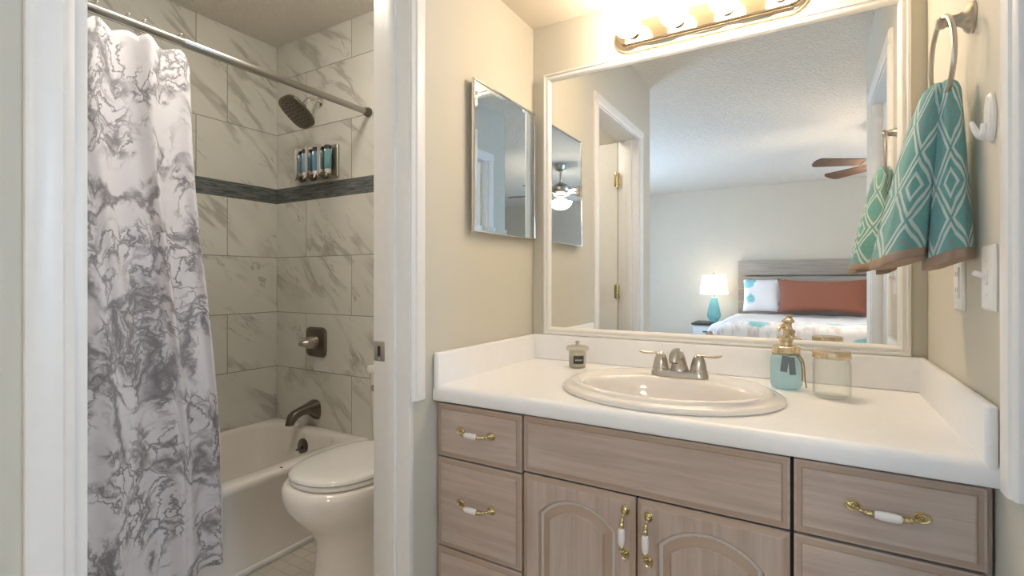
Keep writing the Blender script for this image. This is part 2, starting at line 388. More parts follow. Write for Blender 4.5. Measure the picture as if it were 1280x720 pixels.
# bedroom
struct('wall_bedroom_far', MB().box(-3.1, .72, -4.35, -4.22, 0, H).box(1.40, 3.3, -4.35, -4.22, 0, H).box(.72, 1.40, -4.35, -4.22, 0, 1.45).box(.72, 1.40, -4.35, -4.22, 2.15, H), M['paint_grey'])
struct('wall_bedroom_left', MB().box(-3.12, -3, -4.22, -2.85, 0, H).box(-3.12, -3, -.95, .056, 0, H).box(-3.12, -3, -2.85, -.95, 0, .75).box(-3.12, -3, -2.85, -.95, 2.05, H), M['paint_grey'])
wbox('wall_bedroom_right', M['paint_grey'], 3.2, 3.32, -4.22, .056, 0, H)
wbox('wall_bedroom_near_left', M['paint_grey'], -3.12, XJ, .056, .176, 0, H)
wbox('wall_bedroom_near_right', M['paint_grey'], XR+.12, 3.32, .056, .176, 0, H)
struct('wall_closet', MB().box(1.7, 1.8, .176, .5, 0, H).box(1.7, 1.8, 1.3, YB, 0, H).box(1.7, 1.8, .5, 1.3, 0, 1.0).box(1.7, 1.8, .5, 1.3, 2.0, H), M['paint_grey'])
def window(name, x, y0, y1, z0, z1, inward, turn=None):
    xa = x; xb = x-.08*inward
    m = MB()
    for y in (y0, y1-.05, (y0+y1)/2-.02): m.box(min(xa, xb), max(xa, xb), y, y+.05, z0, z1, .004)
    for z in (z0, z1-.05): m.box(min(xa, xb), max(xa, xb), y0, y1, z, z+.05, .004)
    w = struct(name, m, M['trim'], loc=(x, (y0+y1)/2, z0))
    if turn: w.location, w.rotation_euler = turn
    g = MB().quad([(x-.04*inward, y0, z0), (x-.04*inward, y1, z0), (x-.04*inward, y1, z1), (x-.04*inward, y0, z1)]).build('pane', M['window_glass'], w)
window('window_1', -3.02, -2.85, -.95, .75, 2.05, 1); window('window_2_added', 3.22, -.68, 0, 1.45, 2.15, -1, ((1.06, -4.24, 1.45), (0, 0, -PI/2))); window('window_3', 1.72, .5, 1.3, 1.0, 2.0, -1)  # high far-wall window is unseen, added to throw blue daylight on the counter front

# casings: an L-shaped run of profiled board round each opening
def casing_profile(mb, p0, p1, xw, side, wdir, w=.067, d=.016):
    """board from p0 to p1 (y,z) on the wall plane x=xw, its thickness towards side, its width along wdir (y,z)"""
    prof = [(0, 0), (0, d*.45), (.004, d*.62), (.012, d*.7), (.016, d*.95), (.024, d), (w-.012, d), (w-.004, d*.8), (w, d*.5), (w, 0)]
    rings = [[(xw+side*h, p[0]+wdir[0]*a, p[1]+wdir[1]*a) for a, h in prof] for p in (p0, p1)]
    mb.loft(rings)
def casing(name, xw, side, y0, y1, top, zcut, mat, w=.055):
    """left leg to the floor, right leg (towards the counter) cut off at zcut"""
    m = MB()
    casing_profile(m, (y0, 0), (y0, top), xw, side, (-1, 0), w)
    casing_profile(m, (y1, zcut), (y1, top), xw, side, (1, 0), w)
    casing_profile(m, (y0-w, top), (y1+w, top), xw, side, (0, 1), w)
    return struct(name, m, mat)
casing('trim_1', XL, 1, DJ0-.002, DJ1-.012, 2.035, .79, M['trim'])
casing('trim_2', XR, -1, RD0-.008, RD1+.008, 2.035, .79, M['trim'], .062)
# jambs with a door stop
m = MB().box(XJ-.003, XL+.002, DJ1-.016, DJ1+.004, 0, 2.045, .003).box(XJ-.003, XL+.002, DJ0-.004, DJ0+.016, 0, 2.045, .003).box(XJ-.003, XL+.002, DJ0, DJ1, 2.028, 2.05, .003)
m.box(XJ+.05, XL-.042, DJ1-.027, DJ1-.015, 0, 2.03, .004).box(XJ+.05, XL-.042, DJ0+.015, DJ0+.027, 0, 2.03, .004)
struct('trim_3', m, M['trim'])
m = MB().box(XR-.002, XR+.122, RD1-.016, RD1+.004, 0, 2.045, .003).box(XR-.002, XR+.122, RD0-.004, RD0+.016, 0, 2.045, .003).box(XR-.002, XR+.122, RD0, RD1, 2.028, 2.05, .003)
m.box(XR+.045, XR+.08, RD0+.015, RD0+.027, 0, 2.03, .004)
struct('trim_4', m, M['trim'])
struct('baseboard_tub_room', MB().box(-1.857, -1.838, .25, YB-.01, 0, .022, .006).box(-1.838, XJ-.004, YB-.014, YB-.002, 0, .09, .004), M['trim'])
# doors, both standing open
def door(name, x0, x1, y0, y1, hx, hy, knob_x):
    d = struct(name, MB().box(x0, x1, y0, y1, .012, 2.025, .003), M['door_paint'])
    for z in (1.78, 1.05, .25):
        h = MB().box(hx-.018, hx+.018, hy-.003, hy+.003, z-.045, z+.045, .002).tube([(hx, hy+.006, z-.05), (hx, hy+.006, z+.05)], .006)
        for a in (-.03, 0, .03): h.sphere((hx+.010, hy+.003, z+a), .003, 8).sphere((hx-.010, hy+.003, z+a), .003, 8)
        h.build('hinge', M['brass'], d)
    MB().lathe((knob_x, y1, .95), [(.028, 0), (.028, .006), (.012, .012), (.010, .03), (.024, .042), (.027, .055), (.018, .066), (0.001, .068)], axis='Y', seg=20, M=Matrix.Rotation(PI, 3, 'Z')).build('knob', M['brass'], d)
    return d
door('door_1', XJ-.70, XJ-.008, .285, .32, XJ-.004, .338, XJ-.64)
door('door_2', XR+.125, XR+.80, .27, .305, XR+.118, .322, XR+.74)
sp = thing('strike_plate', (-1.058, DJ1-.016, .92), 'small nickel strike plate on the white door jamb beside the toilet', 'strike plate')
MB().box(XJ+.001, XJ+.042, DJ1-.0185, DJ1-.0155, .893, .95, .002).build('plate', M['nickel'], sp)
MB().box(XJ+.016, XJ+.027, DJ1-.0195, DJ1-.018, .907, .936, .001).build('latch_hole', M['slot'], sp)
for z in (.899, .944): MB().lathe((XJ+.021, DJ1-.0185, z), [(.004, 0), (.003, .0015)], 'Y', 12).build('screw', M['nickel'], sp)

# ------------------------------------------------------------------ vanity cabinet
def fnt_grid(x0, x1, z0, z1, hfun, n_x, n_z, yface, depth):
    """front panel as a relief: hfun(x,z) is how far the face sinks behind yface"""
    m = MB(); V = [[m.bm.verts.new((lerp(x0, x1, i/n_x), yface+hfun(lerp(x0, x1, i/n_x), lerp(z0, z1, j/n_z)), lerp(z0, z1, j/n_z))) for i in range(n_x+1)] for j in range(n_z+1)]
    for j in range(n_z):
        for i in range(n_x):
            h = sum(v.co.y for v in (V[j][i], V[j][i+1], V[j+1][i+1], V[j+1][i]))/4-yface
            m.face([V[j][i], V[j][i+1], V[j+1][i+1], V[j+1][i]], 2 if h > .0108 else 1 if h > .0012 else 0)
    loop = [V[0][i] for i in range(n_x+1)]+[V[j][n_x] for j in range(1, n_z+1)]+[V[n_z][i] for i in range(n_x-1, -1, -1)]+[V[j][0] for j in range(n_z-1, 0, -1)]
    back = [m.bm.verts.new((v.co.x, yface+depth, v.co.z)) for v in loop]
    for k in range(len(loop)): m.face([loop[k], back[k], back[(k+1) % len(loop)], loop[(k+1) % len(loop)]])
    m.face(back[::-1]); return m
def edge_relief(x0, x1, z0, z1, w=.016, d=.006):
    def f(x, z):
        e = min(x-x0, x1-x, z-z0, z1-z)
        return d*(1-smooth((e-.001)/w*1.0)) if e < w else 0
    return f
def panel_front(x0, x1, z0, z1):
    """slab front with a coved edge built from nested rectangles"""
    m = MB(); Y = 1.145
    prof = [(0, .020), (0, .007), (.004, .006), (.013, .0045), (.0145, .001), (.017, 0)]
    rings = [[(x0+a, Y+h, z0+a), (x1-a, Y+h, z0+a), (x1-a, Y+h, z1-a), (x0+a, Y+h, z1-a)] for a, h in prof]
    m.loft(rings)
    m.bm.faces.ensure_lookup_table()
    for f in m.bm.faces:
        ys = [v.co.y for v in f.verts]
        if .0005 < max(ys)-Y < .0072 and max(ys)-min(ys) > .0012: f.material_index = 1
    return m
def arch_sdf(x, z, cx, hw, spring, rise, zb):
    """negative inside an arched opening: straight sides, segmental top"""
    R = (hw*hw+rise*rise)/(2*rise); cz = spring+rise-R
    side = abs(x-cx)-hw; bot = zb-z; top = math.hypot(x-cx, z-cz)-R if z > cz else z-spring-rise
    return max(side, bot, top)
def door_front(x0, x1, z0, z1, cx, hw):
    er = edge_relief(x0, x1, z0, z1, .014, .006)
    def f(x, z):
        d = -arch_sdf(x, z, cx, hw, .522, .051, z0+.075)
        if d <= 0: return er(x, z)
        if d < .0055: return .012*smooth(d/.0055)
        if d < .008: return .012
        if d < .030: return lerp(.012, .0055, (d-.008)/.022)
        if d < .0325: return lerp(.0055, 0, (d-.030)/.0025)
        return 0
    return fnt_grid(x0, x1, z0, z1, f, 150, 250, 1.145, .02)
van = thing('vanity_cabinet', (-.335, 1.45, 0), 'whitewashed maple bathroom vanity cabinet with arched doors and drawers', 'vanity cabinet')
c = MB()
c.box(XL+.004, XL+.016, 1.167, YB-.004, 0, .774).box(XR-.016, XR-.004, 1.167, YB-.004, 0, .774).box(XL+.016, XR-.016, 1.20, 1.215, .0, .10).box(XL+.016, XR-.016, 1.167, YB-.004, .10, .115)
c.box(XL+.016, XR-.016, YB-.012, YB-.004, .1, .774)
for x in (-.6525, -.0315): c.box(x-.008, x+.008, 1.175, YB-.012, .115, .774)
c.box(XL+.016, XR-.016, 1.172, 1.19, .752, .774)
c.build('carcass', M['wood_v'], van)
c = MB().box(XL+.016, XR-.016, 1.17, 1.176, .115, .772); c.build('gap_shade', M['slot'], van, ang=30)  # near-black sheet: painted shade for the gaps between drawer and door fronts
def pull(parent, x, z, vert=False):
    R = Matrix.Rotation(PI/2, 3, 'Y') if vert else Matrix.Identity(3)
    P = lambda a, out, up: Vector((x, 1.145-out, z)) + R @ Vector((a, 0, up))
    for s in (-1, 1):
        b = MB()
        # oval rosette with a domed eye
        for rr in ((.0125, .0095, .000), ):
            prof = [(1, .0), (1, .0025), (.85, .0045), (.6, .003), (.42, .004), (.2, .0065), (.02, .007)]
            b.loft([[P(s*.052+k*.0135*math.cos(2*PI*i/20), h, k*.0105*math.sin(2*PI*i/20)) for i in range(20)] for k, h in prof])
        pts = bezier(P(s*.050, .004, 0), P(s*.044, .022, .001), P(s*.035, .024, -.002), P(s*.018, .026, -.001), 14)
        rad = [.0052-.0022*math.sin(PI*min(1, i/9.))+.0009*math.sin(i*2.3) for i in range(15)]
        b.tube(pts, rad, 10)
        b.tube([P(s*.0235, .026, -.001), P(s*.0215, .026, -.001), P(s*.0195, .026, -.001)], [.0048, .0068, .0056], 14)
        b.build('pull_bracket', M['brass'], parent)
    g = MB(); g.tube([P(a, .026, -.001) for a in (-.0205, -.019, -.012, 0, .012, .019, .0205)], [.0052, .0066, .0080, .0087, .0080, .0066, .0052], 18)
    o = g.build('pull_grip', M['ceramic'], parent); o['label'] = 'white ceramic grip of the pull'
def drawer(x0, x1, z0, z1, px, pz):
    d = panel_front(x0, x1, z0, z1).build('drawer', [M['wood_h'], M['wood_shade']], van, ang=20)
    if px is not None: pull(d, px, pz)
    return d
LD = (XL+.006, -.6565); RD = (-.0275, XR-.014)
drawer(*LD, .6125, .764, -.800, .697); drawer(*LD, .3515, .6065, -.800, .492); drawer(*LD, .118, .3455, -.800, .235)
drawer(*RD, .6215, .766, .121, .698); drawer(*RD, .3515, .6155, .121, .492); drawer(*RD, .118, .3455, .121, .235)
panel_front(-.6495, -.0345, .6205, .766).build('false_front', [M['wood_h'], M['wood_shade']], van, ang=20)
dl = door_front(-.6495, -.3505, .118, .6145, -.500, .104).build('door', [M['wood_v'], M['wood_shade'], M['glaze']], van, ang=180)
pull(dl, -.3725, .532, True)
dr = door_front(-.3455, -.0345, .118, .6145, -.190, .110).build('door', [M['wood_v'], M['wood_shade'], M['glaze']], van, ang=180)
pull(dr, -.3175, .530, True)

# ------------------------------------------------------------------ countertop with backsplash
ct = thing('countertop', (-.335, 1.44, .775), 'white solid countertop with rolled front edge across the vanity', 'countertop')
SX, SY, SA, SB = -.337, 1.387, .263, .215   # hole for the basin
ZT, ZB_ = .818, .775
m = MB()
N = 96; x0, x1, y0, y1 = XL+.003, XR-.003, 1.165, YB-.003
angs = sorted(set([2*PI*k/N for k in range(N)]+[math.atan2(yy-SY, xx-SX) % (2*PI) for xx in (x0, x1) for yy in (y0, y1)]))
def rect_pt(a):
    dx, dy = math.cos(a), math.sin(a); t = min((x1-SX)/dx if dx > 1e-9 else 1e9, (x0-SX)/dx if dx < -1e-9 else 1e9, (y1-SY)/dy if dy > 1e-9 else 1e9, (y0-SY)/dy if dy < -1e-9 else 1e9)
    return SX+dx*t, SY+dy*t
inn = [m.bm.verts.new((SX+SA*math.cos(a), SY+SB*math.sin(a), ZT)) for a in angs]; out = [m.bm.verts.new((*rect_pt(a), ZT)) for a in angs]
low = [m.bm.verts.new((SX+SA*math.cos(a), SY+SB*math.sin(a), ZB_+.012)) for a in angs]; lowo = [m.bm.verts.new((*rect_pt(a), ZB_+.012)) for a in angs]
for k in range(len(angs)):
    j = (k+1) % len(angs); m.face([inn[k], out[k], out[j], inn[j]]); m.face([low[k], low[j], lowo[j], lowo[k]]); m.face([inn[k], inn[j], low[j], low[k]])
prof = [(1.165, ZT)]+[(1.160-.002*i, ZT) for i in range(6)]+[(1.148-.018*math.sin(a), ZT-.018+.018*math.cos(a)) for a in [PI/2*i/7 for i in range(8)]]+[(1.130, ZB_+.005), (1.133, ZB_), (1.165, ZB_)]
m.loft([[(x, *p) for p in prof] for x in (x0, x1)])
m.build('slab', M['solid_surface'], ct, ang=50)
b = MB().box(XL+.003, XR-.003, YB-.022, YB-.002, ZT, .913, .006, 3); b.build('backsplash', M['solid_surface'], ct)
for xa, xb in ((XL+.003, XL+.022), (XR-.022, XR-.003)):
    MB().box(xa, xb, 1.131, YB-.022, ZT-.04 if xa < 0 else ZT-.04, .913, .006, 3).build('side_splash', M['solid_surface'], ct)

# ------------------------------------------------------------------ sink
sink = thing('sink', (SX, SY, ZT), 'oval white drop-in sink with stepped rim set in the countertop', 'sink')
def ell(cx, cy, a, b, z, n=72): return [(cx+a*math.cos(2*PI*k/n), cy+b*math.sin(2*PI*k/n), z) for k in range(n)]
s_ = MB(); bx, by = -.324, 1.330
rim = [(SX, SY, .262, .214, ZT+.0006), (SX, SY, .286, .233, ZT+.0008), (SX, SY, .290, .236, ZT+.006), (SX, SY, .288, .234, ZT+.012), (SX, SY, .280, .227, ZT+.0165), (SX, SY, .270, .220, ZT+.0170),
       (SX, SY, .264, .216, ZT+.0178), (SX, SY, .262, .214, ZT+.022), (SX, SY, .257, .209, ZT+.0275), (SX, SY, .250, .202, ZT+.0290), (SX-.001, SY-.004, .243, .194, ZT+.0275)]
inner = [(bx, by, .229, .146, ZT+.0265), (bx, by, .222, .139, ZT+.024), (bx, by, .216, .133, ZT+.014), (bx, by, .210, .128, ZT-.01), (bx, by, .193, .117, ZT-.05), (bx, by, .165, .100, ZT-.085), (bx, by, .11, .07, ZT-.112), (bx, by, .05, .035, ZT-.122), (bx, by, .022, .022, ZT-.125)]
s_.loft([ell(*r) for r in rim+inner], cap0=False, cap1=True)
s_.build('basin', M['porcelain'], sink, ang=60)
MB().lathe((bx, by, ZT-.1245), [(.021, 0), (.021, .002), (.016, .003), (.014, .006), (.001, .008)], seg=24).build('drain', M['nickel'], sink)

# ------------------------------------------------------------------ faucet
FX, FY, FZ = -.326, 1.497, ZT+.0270
fau = thing('faucet', (FX, FY, FZ), 'brushed nickel two-handle faucet at the back of the sink', 'faucet')
def stad(cx, cy, hx, hy, z, n=16): 
    r = hy; return [(cx+(hx-r)+r*math.cos(a), cy+r*math.sin(a), z) for a in [-PI/2+PI*k/n for k in range(n+1)]]+[(cx-(hx-r)+r*math.cos(a), cy+r*math.sin(a), z) for a in [PI/2+PI*k/n for k in range(n+1)]]
b = MB().loft([stad(FX, FY, .080, .026, FZ), stad(FX, FY, .080, .026, FZ+.010), stad(FX, FY, .076, .023, FZ+.016), stad(FX, FY, .07, .018, FZ+.017)]); b.build('base_plate', M['nickel'], fau)
b = MB(); path = bezier((FX, FY+.004, FZ+.008), (FX, FY-.002, FZ+.055), (FX, FY-.012, FZ+.082), (FX, FY-.060, FZ+.064), 14)
b.tube(path, [.030, .0265, .0235, .021, .0195, .0185, .018, .0175, .017, .0168, .0165, .016, .0155, .015, .0145], 20)
b.tube([path[-1]+Vector((0, .004, .004)), path[-1]+Vector((0, -.006, -.010)), path[-1]+Vector((0, -.007, -.016))], [.0150, .0148, .0135], 18); b.build('spout', M['nickel'], fau)
MB().tube([path[-1]+Vector((0, -.007, -.015)), path[-1]+Vector((0, -.0075, -.018))], [.0105, .0095], 16).build('aerator', M['slot'], fau)
b = MB().tube([(FX, FY+.016, FZ+.02), (FX, FY+.018, FZ+.058)], .0025, 8).sphere((FX, FY+.018, FZ+.061), .005, 12); b.build('lift_rod', M['nickel'], fau)
for s in (-1, 1):
    hx = FX+s*.053
    h = MB().lathe((hx, FY, FZ+.006), [(.0245, 0), (.0245, .014), (.0235, .017), (.0222, .018), (.0215, .026), (.0195, .036), (.0165, .046), (.0125, .055), (.007, .061), (.001, .063)], seg=24)
    lv = bezier((hx-s*.003, FY, FZ+.060), (hx+s*.012, FY-.002, FZ+.070), (hx+s*.03, FY-.004, FZ+.056), (hx+s*.062, FY-.010, FZ+.068), 14)
    h.tube(lv, [.0085, .0075, .0066, .006, .0056, .0053, .0052, .0053, .0056, .006, .0065, .0069, .007, .0064, .004], 12, flat=.62); h.build('handle', M['nickel'], fau)

# ------------------------------------------------------------------ things on the counter
JX, JY = -.700, 1.622
j = thing('candle_jar', (JX, JY, ZT), 'small clear glass jar with lid knob and black label left of the sink', 'jar')
MB().lathe((JX, JY, ZT+.0005), [(.001, 0), (.027, 0), (.029, .003), (.030, .01), (.030, .052), (.0285, .056), (.0275, .058), (.0255, .057), (.0272, .05), (.0272, .006), (.001, .005)], seg=32, cap0=False, cap1=False).build('jar_body', M['candle_glass'], j)
MB().lathe((JX, JY, ZT+.0062), [(.001, 0), (.0268, 0), (.0268, .030), (.001, .0305)], seg=28).build('filling', M['wax'], j)
l = MB().lathe((JX, JY, ZT+.059), [(.001, 0), (.033, .0), (.0385, .004), (.0395, .009), (.0385, .014), (.030, .018), (.012, .019), (.006, .021)], seg=32).build('lid', M['candle_glass'], j)
MB().lathe((JX, JY, ZT+.0765), [(.004, 0), (.0035, .005), (.007, .009), (.008, .013), (.006, .017), (.001, .018)], seg=18).build('lid_knob', M['nickel'], l)
# label on the side that faces the room
def curved(mb, cx, cy, r, a0, a1, z0, z1, n=10, mi=0):
    for k in range(n):
        p = [(cx+r*math.cos(a), cy+r*math.sin(a)) for a in (lerp(a0, a1, k/n), lerp(a0, a1, (k+1)/n))]
        mb.quad([(*p[0], z0), (*p[1], z0), (*p[1], z1), (*p[0], z1)], mi)
A0 = math.atan2(-JY, -JX)+.16
lb = MB(); curved(lb, JX, JY, .0303, A0-.62, A0+.62, ZT+.017, ZT+.045, 14)
lab = lb.build('label', M['black'], j)
lt = MB()
for k in range(6):       # two short blurred words in white
    a = A0-.40+.14*k+(.03 if k > 2 else 0); h = .0035+.0012*((k*7) % 3)
    curved(lt, JX, JY, .0305, a, a+.035, ZT+.0275, ZT+.0275+.0055, 2); curved(lt, JX, JY, .0305, a, a+.095, ZT+.0275+(.0022 if k % 2 else 0), ZT+.0298+(.0022 if k % 2 else 0), 2)
lt.build('lettering', M['plastic'], lab)

PX, PY = -.058, 1.618
d = thing('soap_dispenser', (PX, PY, ZT), 'pale blue glass mason jar soap pump tied with twine', 'soap dispenser')
# square-shouldered jar body
def sq(cx, cy, r, z, e=.28, n=40):
    out_ = []
    for k in range(n):
        a = 2*PI*k/n; ca, sa = math.cos(a), math.sin(a); q = (abs(ca)**(2/(1-e+.0001)/1.0*.72)+abs(sa)**(2/(1-e+.0001)/1.0*.72))**(-.72*(1-e)/2/.72*1.0)
        out_.append((cx+r*q*ca, cy+r*q*sa, z))
    return out_
MB().loft([sq(PX, PY, r, ZT+.0005+h) for r, h in ((.030, 0), (.036, .003), (.040, .012), (.041, .03), (.041, .075), (.039, .088), (.034, .097), (.031, .100), (.031, .108))]).build('jar_body', M['blue_glass'], d)
MB().lathe((PX, PY, ZT+.1), [(.0345, 0), (.036, .002), (.036, .018), (.034, .020), (.026, .0215), (.016, .023), (.015, .032), (.018, .034), (.018, .044), (.011, .047), (.009, .05)], seg=30).build('jar_lid', M['gold'], d)
b = MB().lathe((PX, PY, ZT+.148), [(.0075, 0), (.0075, .016), (.015, .019), (.016, .026), (.011, .031), (.008, .036), (.012, .040), (.012, .044), (.001, .046)], seg=22)
b.tube(bezier((PX, PY, ZT+.170), (PX-.008, PY-.015, ZT+.180), (PX-.014, PY-.034, ZT+.180), (PX-.018, PY-.044, ZT+.164), 10), [.008, .0075, .007, .0065, .006, .0056, .0052, .005, .0048, .0046, .0045], 12); b.build('pump', M['gold'], d)
t_ = MB().tube([(PX+.0335*math.cos(2*PI*k/40), PY+.0335*math.sin(2*PI*k/40), ZT+.0965+.001*math.sin(k)) for k in range(40)], .0020, 8, closed=True)
t_.tube(bezier((PX+.028, PY-.022, ZT+.096), (PX+.052, PY-.030, ZT+.095), (PX+.042, PY-.034, ZT+.05), (PX+.050, PY-.034, ZT+.012), 12), .0021, 8).tube(bezier((PX+.026, PY-.024, ZT+.096), (PX+.040, PY-.034, ZT+.085), (PX+.042, PY-.034, ZT+.06), (PX+.040, PY-.032, ZT+.03), 10), .0019, 8); t_.build('twine', M['twine'], d)
for k, (dx, ww, z0, z1) in enumerate(((-.002, .009, .052, .096), (.016, .008, .045, .094))):
    ya = PY-.0435
    MB().box(PX+dx-ww, PX+dx+ww, ya-.0012, ya+.0005, ZT+z0, ZT+z1, .0004, 1, rot=Matrix.Rotation(.12-.2*k, 4, 'Y')).build('ribbon', M['grey_ribbon'], d)

GX, GY = .049, 1.548
g = thing('mason_jar', (GX, GY, ZT), 'empty clear glass jar with gold screw lid right of the blue soap pump', 'jar')
MB().lathe((GX, GY, ZT+.0006), [(.001, 0), (.036, 0), (.041, .003), (.0435, .010), (.0435, .088), (.042, .096), (.0395, .101), (.0395, .112), (.0375, .112), (.0375, .101), (.040, .094), (.0413, .086), (.0413, .012), (.036, .006), (.001, .0058)], seg=40, cap0=False, cap1=False).build('jar_body', M['glass'], g)
MB().lathe((GX, GY, ZT+.1035), [(.0430, 0), (.0440, .001), (.0440, .004), (.0432, .005), (.0432, .016), (.0418, .018), (.038, .0185), (.036, .0175), (.001, .0175)], seg=40).build('screw_lid', M['gold'], g)

# ------------------------------------------------------------------ wall mirror over the counter
MX0, MX1, MZ0, MZ1 = -.892, .239, .9135, 1.922
mir = thing('wall_mirror', ((MX0+MX1)/2, YB, MZ0), 'large white-framed mirror above the sink', 'mirror')
def frame_loft(mb, x0, x1, z0, z1, prof):
    """prof: (inset, out) pairs round a rectangle on the mirror wall"""
    mb.loft([[(x0+a, YB-h, z0+a), (x1-a, YB-h, z0+a), (x1-a, YB-h, z1-a), (x0+a, YB-h, z1-a)] for a, h in prof], cap0=False, cap1=False)
f = MB(); frame_loft(f, MX0, MX1, MZ0, MZ1, [(0, .001), (0, .014), (.003, .019), (.008, .020), (.011, .016), (.014, .016), (.020, .0185), (.025, .016), (.028, .011), (.030, .009), (.030, .004)])
f.build('frame', M['trim'], mir, ang=25)
MB().box(MX0+.026, MX1-.026, YB-.006, YB-.0015, MZ0+.026, MZ1-.026).build('mirror_glass', M['mirror'], mir)
# medicine cabinet on the left wall
MY0, MY1, CZ0, CZ1 = 1.304, 1.722, 1.281, 1.772
med = thing('medicine_cabinet', (XL, (MY0+MY1)/2, CZ0), 'small mirror-fronted medicine cabinet with chrome edge on the left wall', 'medicine cabinet')
MB().box(XL+.001, XL+.018, MY0+.02, MY1-.012, CZ0+.004, CZ1-.004, .002).build('cabinet_body', M['chrome'], med)
f = MB(); prof = [(0, .018), (0, .026), (.002, .0275), (.006, .0275), (.007, .025)]
f.loft([[(XL+h, MY0+a, CZ0+a), (XL+h, MY1-a, CZ0+a), (XL+h, MY1-a, CZ1-a), (XL+h, MY0+a, CZ1-a)] for a, h in prof], cap1=False)
f.build('door_frame', M['chrome'], med, ang=25)
f = MB(); f.loft([[(XL+h, MY0+a, CZ0+a), (XL+h, MY1-a, CZ0+a), (XL+h, MY1-a, CZ1-a), (XL+h, MY0+a, CZ1-a)] for a, h in ((.006, .0245), (.020, .0260))], cap0=False, cap1=True)
f.build('mirror_glass', M['blue_mirror'], med, ang=1)

# ------------------------------------------------------------------ vanity light bar
vl = thing('vanity_light', (-.304, YB, 1.99), 'chrome strip light with four lit globe bulbs above the mirror', 'vanity light')
def stadY(hx, hz, out, n=12):
    r = hz; cx, cz = -.302, 1.990
    return [(cx+(hx-r)+r*math.cos(a), YB-out, cz+r*math.sin(a)) for a in [-PI/2+PI*k/n for k in range(n+1)]]+[(cx-(hx-r)+r*math.cos(a), YB-out, cz+r*math.sin(a)) for a in [PI/2+PI*k/n for k in range(n+1)]]
b = MB().loft([stadY(.305, .056, .001), stadY(.305, .056, .010), stadY(.302, .053, .014), stadY(.292, .043, .015), stadY(.288, .039, .018), stadY(.288, .039, .030), stadY(.284, .035, .034), stadY(.25, .01, .034)])
b.build('back_plate', M['fixture'], vl, ang=40)
for x in (-.530, -.378, -.226, -.074):
    MB().lathe((x, YB-.034, 1.99), [(.024, 0), (.024, .006), (.020, .010), (.018, .022)], 'Y', 24).build('socket', M['fixture'], vl)
    MB().lathe((x, YB-.054, 1.99), [(.016, 0), (.022, .006), (.034, .016), (.042, .028), (.0455, .042), (.044, .056), (.037, .071), (.024, .083), (.010, .089), (.001, .090)], 'Y', 28).build('globe_bulb', M['globe'], vl)

# ------------------------------------------------------------------ right wall: ring, towel, hook, plates
RY, RZ, RX = 1.305, 1.640, .228
tr = thing('towel_ring', (XR, RY, RZ), 'brushed nickel towel ring on the right wall holding the teal towel', 'towel ring')
MB().lathe((XR, RY, RZ), [(.030, -.0005), (.030, -.005), (.026, -.010), (.017, -.015), (.0125, -.022), (.011, -.032), (.0095, -.040), (.012, -.044), (.012, -.052), (.009, -.056), (.001, -.057)], 'X', 28).build('wall_post', M['nickel'], tr)
MB().tube([(RX-.006*math.sin(a), RY+.070*math.sin(a), RZ-.074+.082*math.cos(a)) for a in [2*PI*k/48 for k in range(48)]], .0048, 10, closed=True).build('ring', M['nickel'], tr)

tw = thing('hand_towel', (.2, RY, 1.15), 'teal hand towel with white trellis pattern hanging from the towel ring', 'towel')
def lobe(t, n, top, bot, wt, wb, hz, seed, power):
    """ring of a hanging lobe at height fraction t"""
    g_ = t**power; cx = lerp(top[0], bot[0], g_); cy = lerp(top[1], bot[1], g_); ax = lerp(wt[0], wb[0], g_); ay = lerp(wt[1], wb[1], g_)
    z = lerp(hz[0], hz[1], t); r = []
    for k in range(n):
        a = 2*PI*k/n
        w = 1+t*(.10*math.sin(3*a+seed)+.05*math.sin(7*a+2*seed))
        e = .8; ca, sa = math.cos(a), math.sin(a)
        rot = .25*math.sin(seed)
        x = ax*math.copysign(abs(ca)**e, ca)*w; y = ay*math.copysign(abs(sa)**e, sa)*w
        r.append((cx+x*math.cos(rot)-y*math.sin(rot), cy+x*math.sin(rot)+y*math.cos(rot), z-.012*t*math.cos(a*1-2.2)+(.0 if t < .9 else 0)))
    return r
LOB = [dict(top=(.220, 1.310), bot=(.160, 1.318), wt=(.016, .026), wb=(.042, .058), hz=(1.520, 1.158), seed=1.3, power=.85),
       dict(top=(.236, 1.303), bot=(.232, 1.285), wt=(.014, .028), wb=(.030, .055), hz=(1.522, 1.155), seed=2.2, power=.7),
       dict(top=(.214, 1.345), bot=(.170, 1.395), wt=(.016, .015), wb=(.048, .030), hz=(1.50, 1.172), seed=.4, power=.8)]
tm, hm = MB(), MB()
for L in LOB:
    k_ = dict(L); n = 56
    ts = [0]+[.03, .07]+[.12+.835*i/26 for i in range(27)]
    rings = []
    for t in ts:
        r = lobe(t, n, **k_)
        if t < .07:
            cx = sum(p[0] for p in r)/n; cy = sum(p[1] for p in r)/n; s = .45 if t == 0 else .85
            r = [(cx+(p[0]-cx)*s, cy+(p[1]-cy)*s, p[2]) for p in r]
        rings.append(r)
    tm.loft(rings, uv=True, uscale=.36, vscale=.335)
    hr = [lobe(t, n, **k_) for t in (.945, .955, .99, 1.0)]
    def infl(r, s):
        cx = sum(p[0] for p in r)/n; cy = sum(p[1] for p in r)/n
        return [(cx+(p[0]-cx)*s, cy+(p[1]-cy)*s, p[2]) for p in r]
    hm.loft([infl(hr[0], 1.0), infl(hr[1], 1.02), infl(hr[2], 1.02), infl(hr[3], .98), infl(hr[3], .8)])
tm.build('towel_body', M['towel'], tw, ang=80)
o = hm.build('hem', M['hem'], tw, ang=80); o['label'] = 'taupe hem band of the towel'

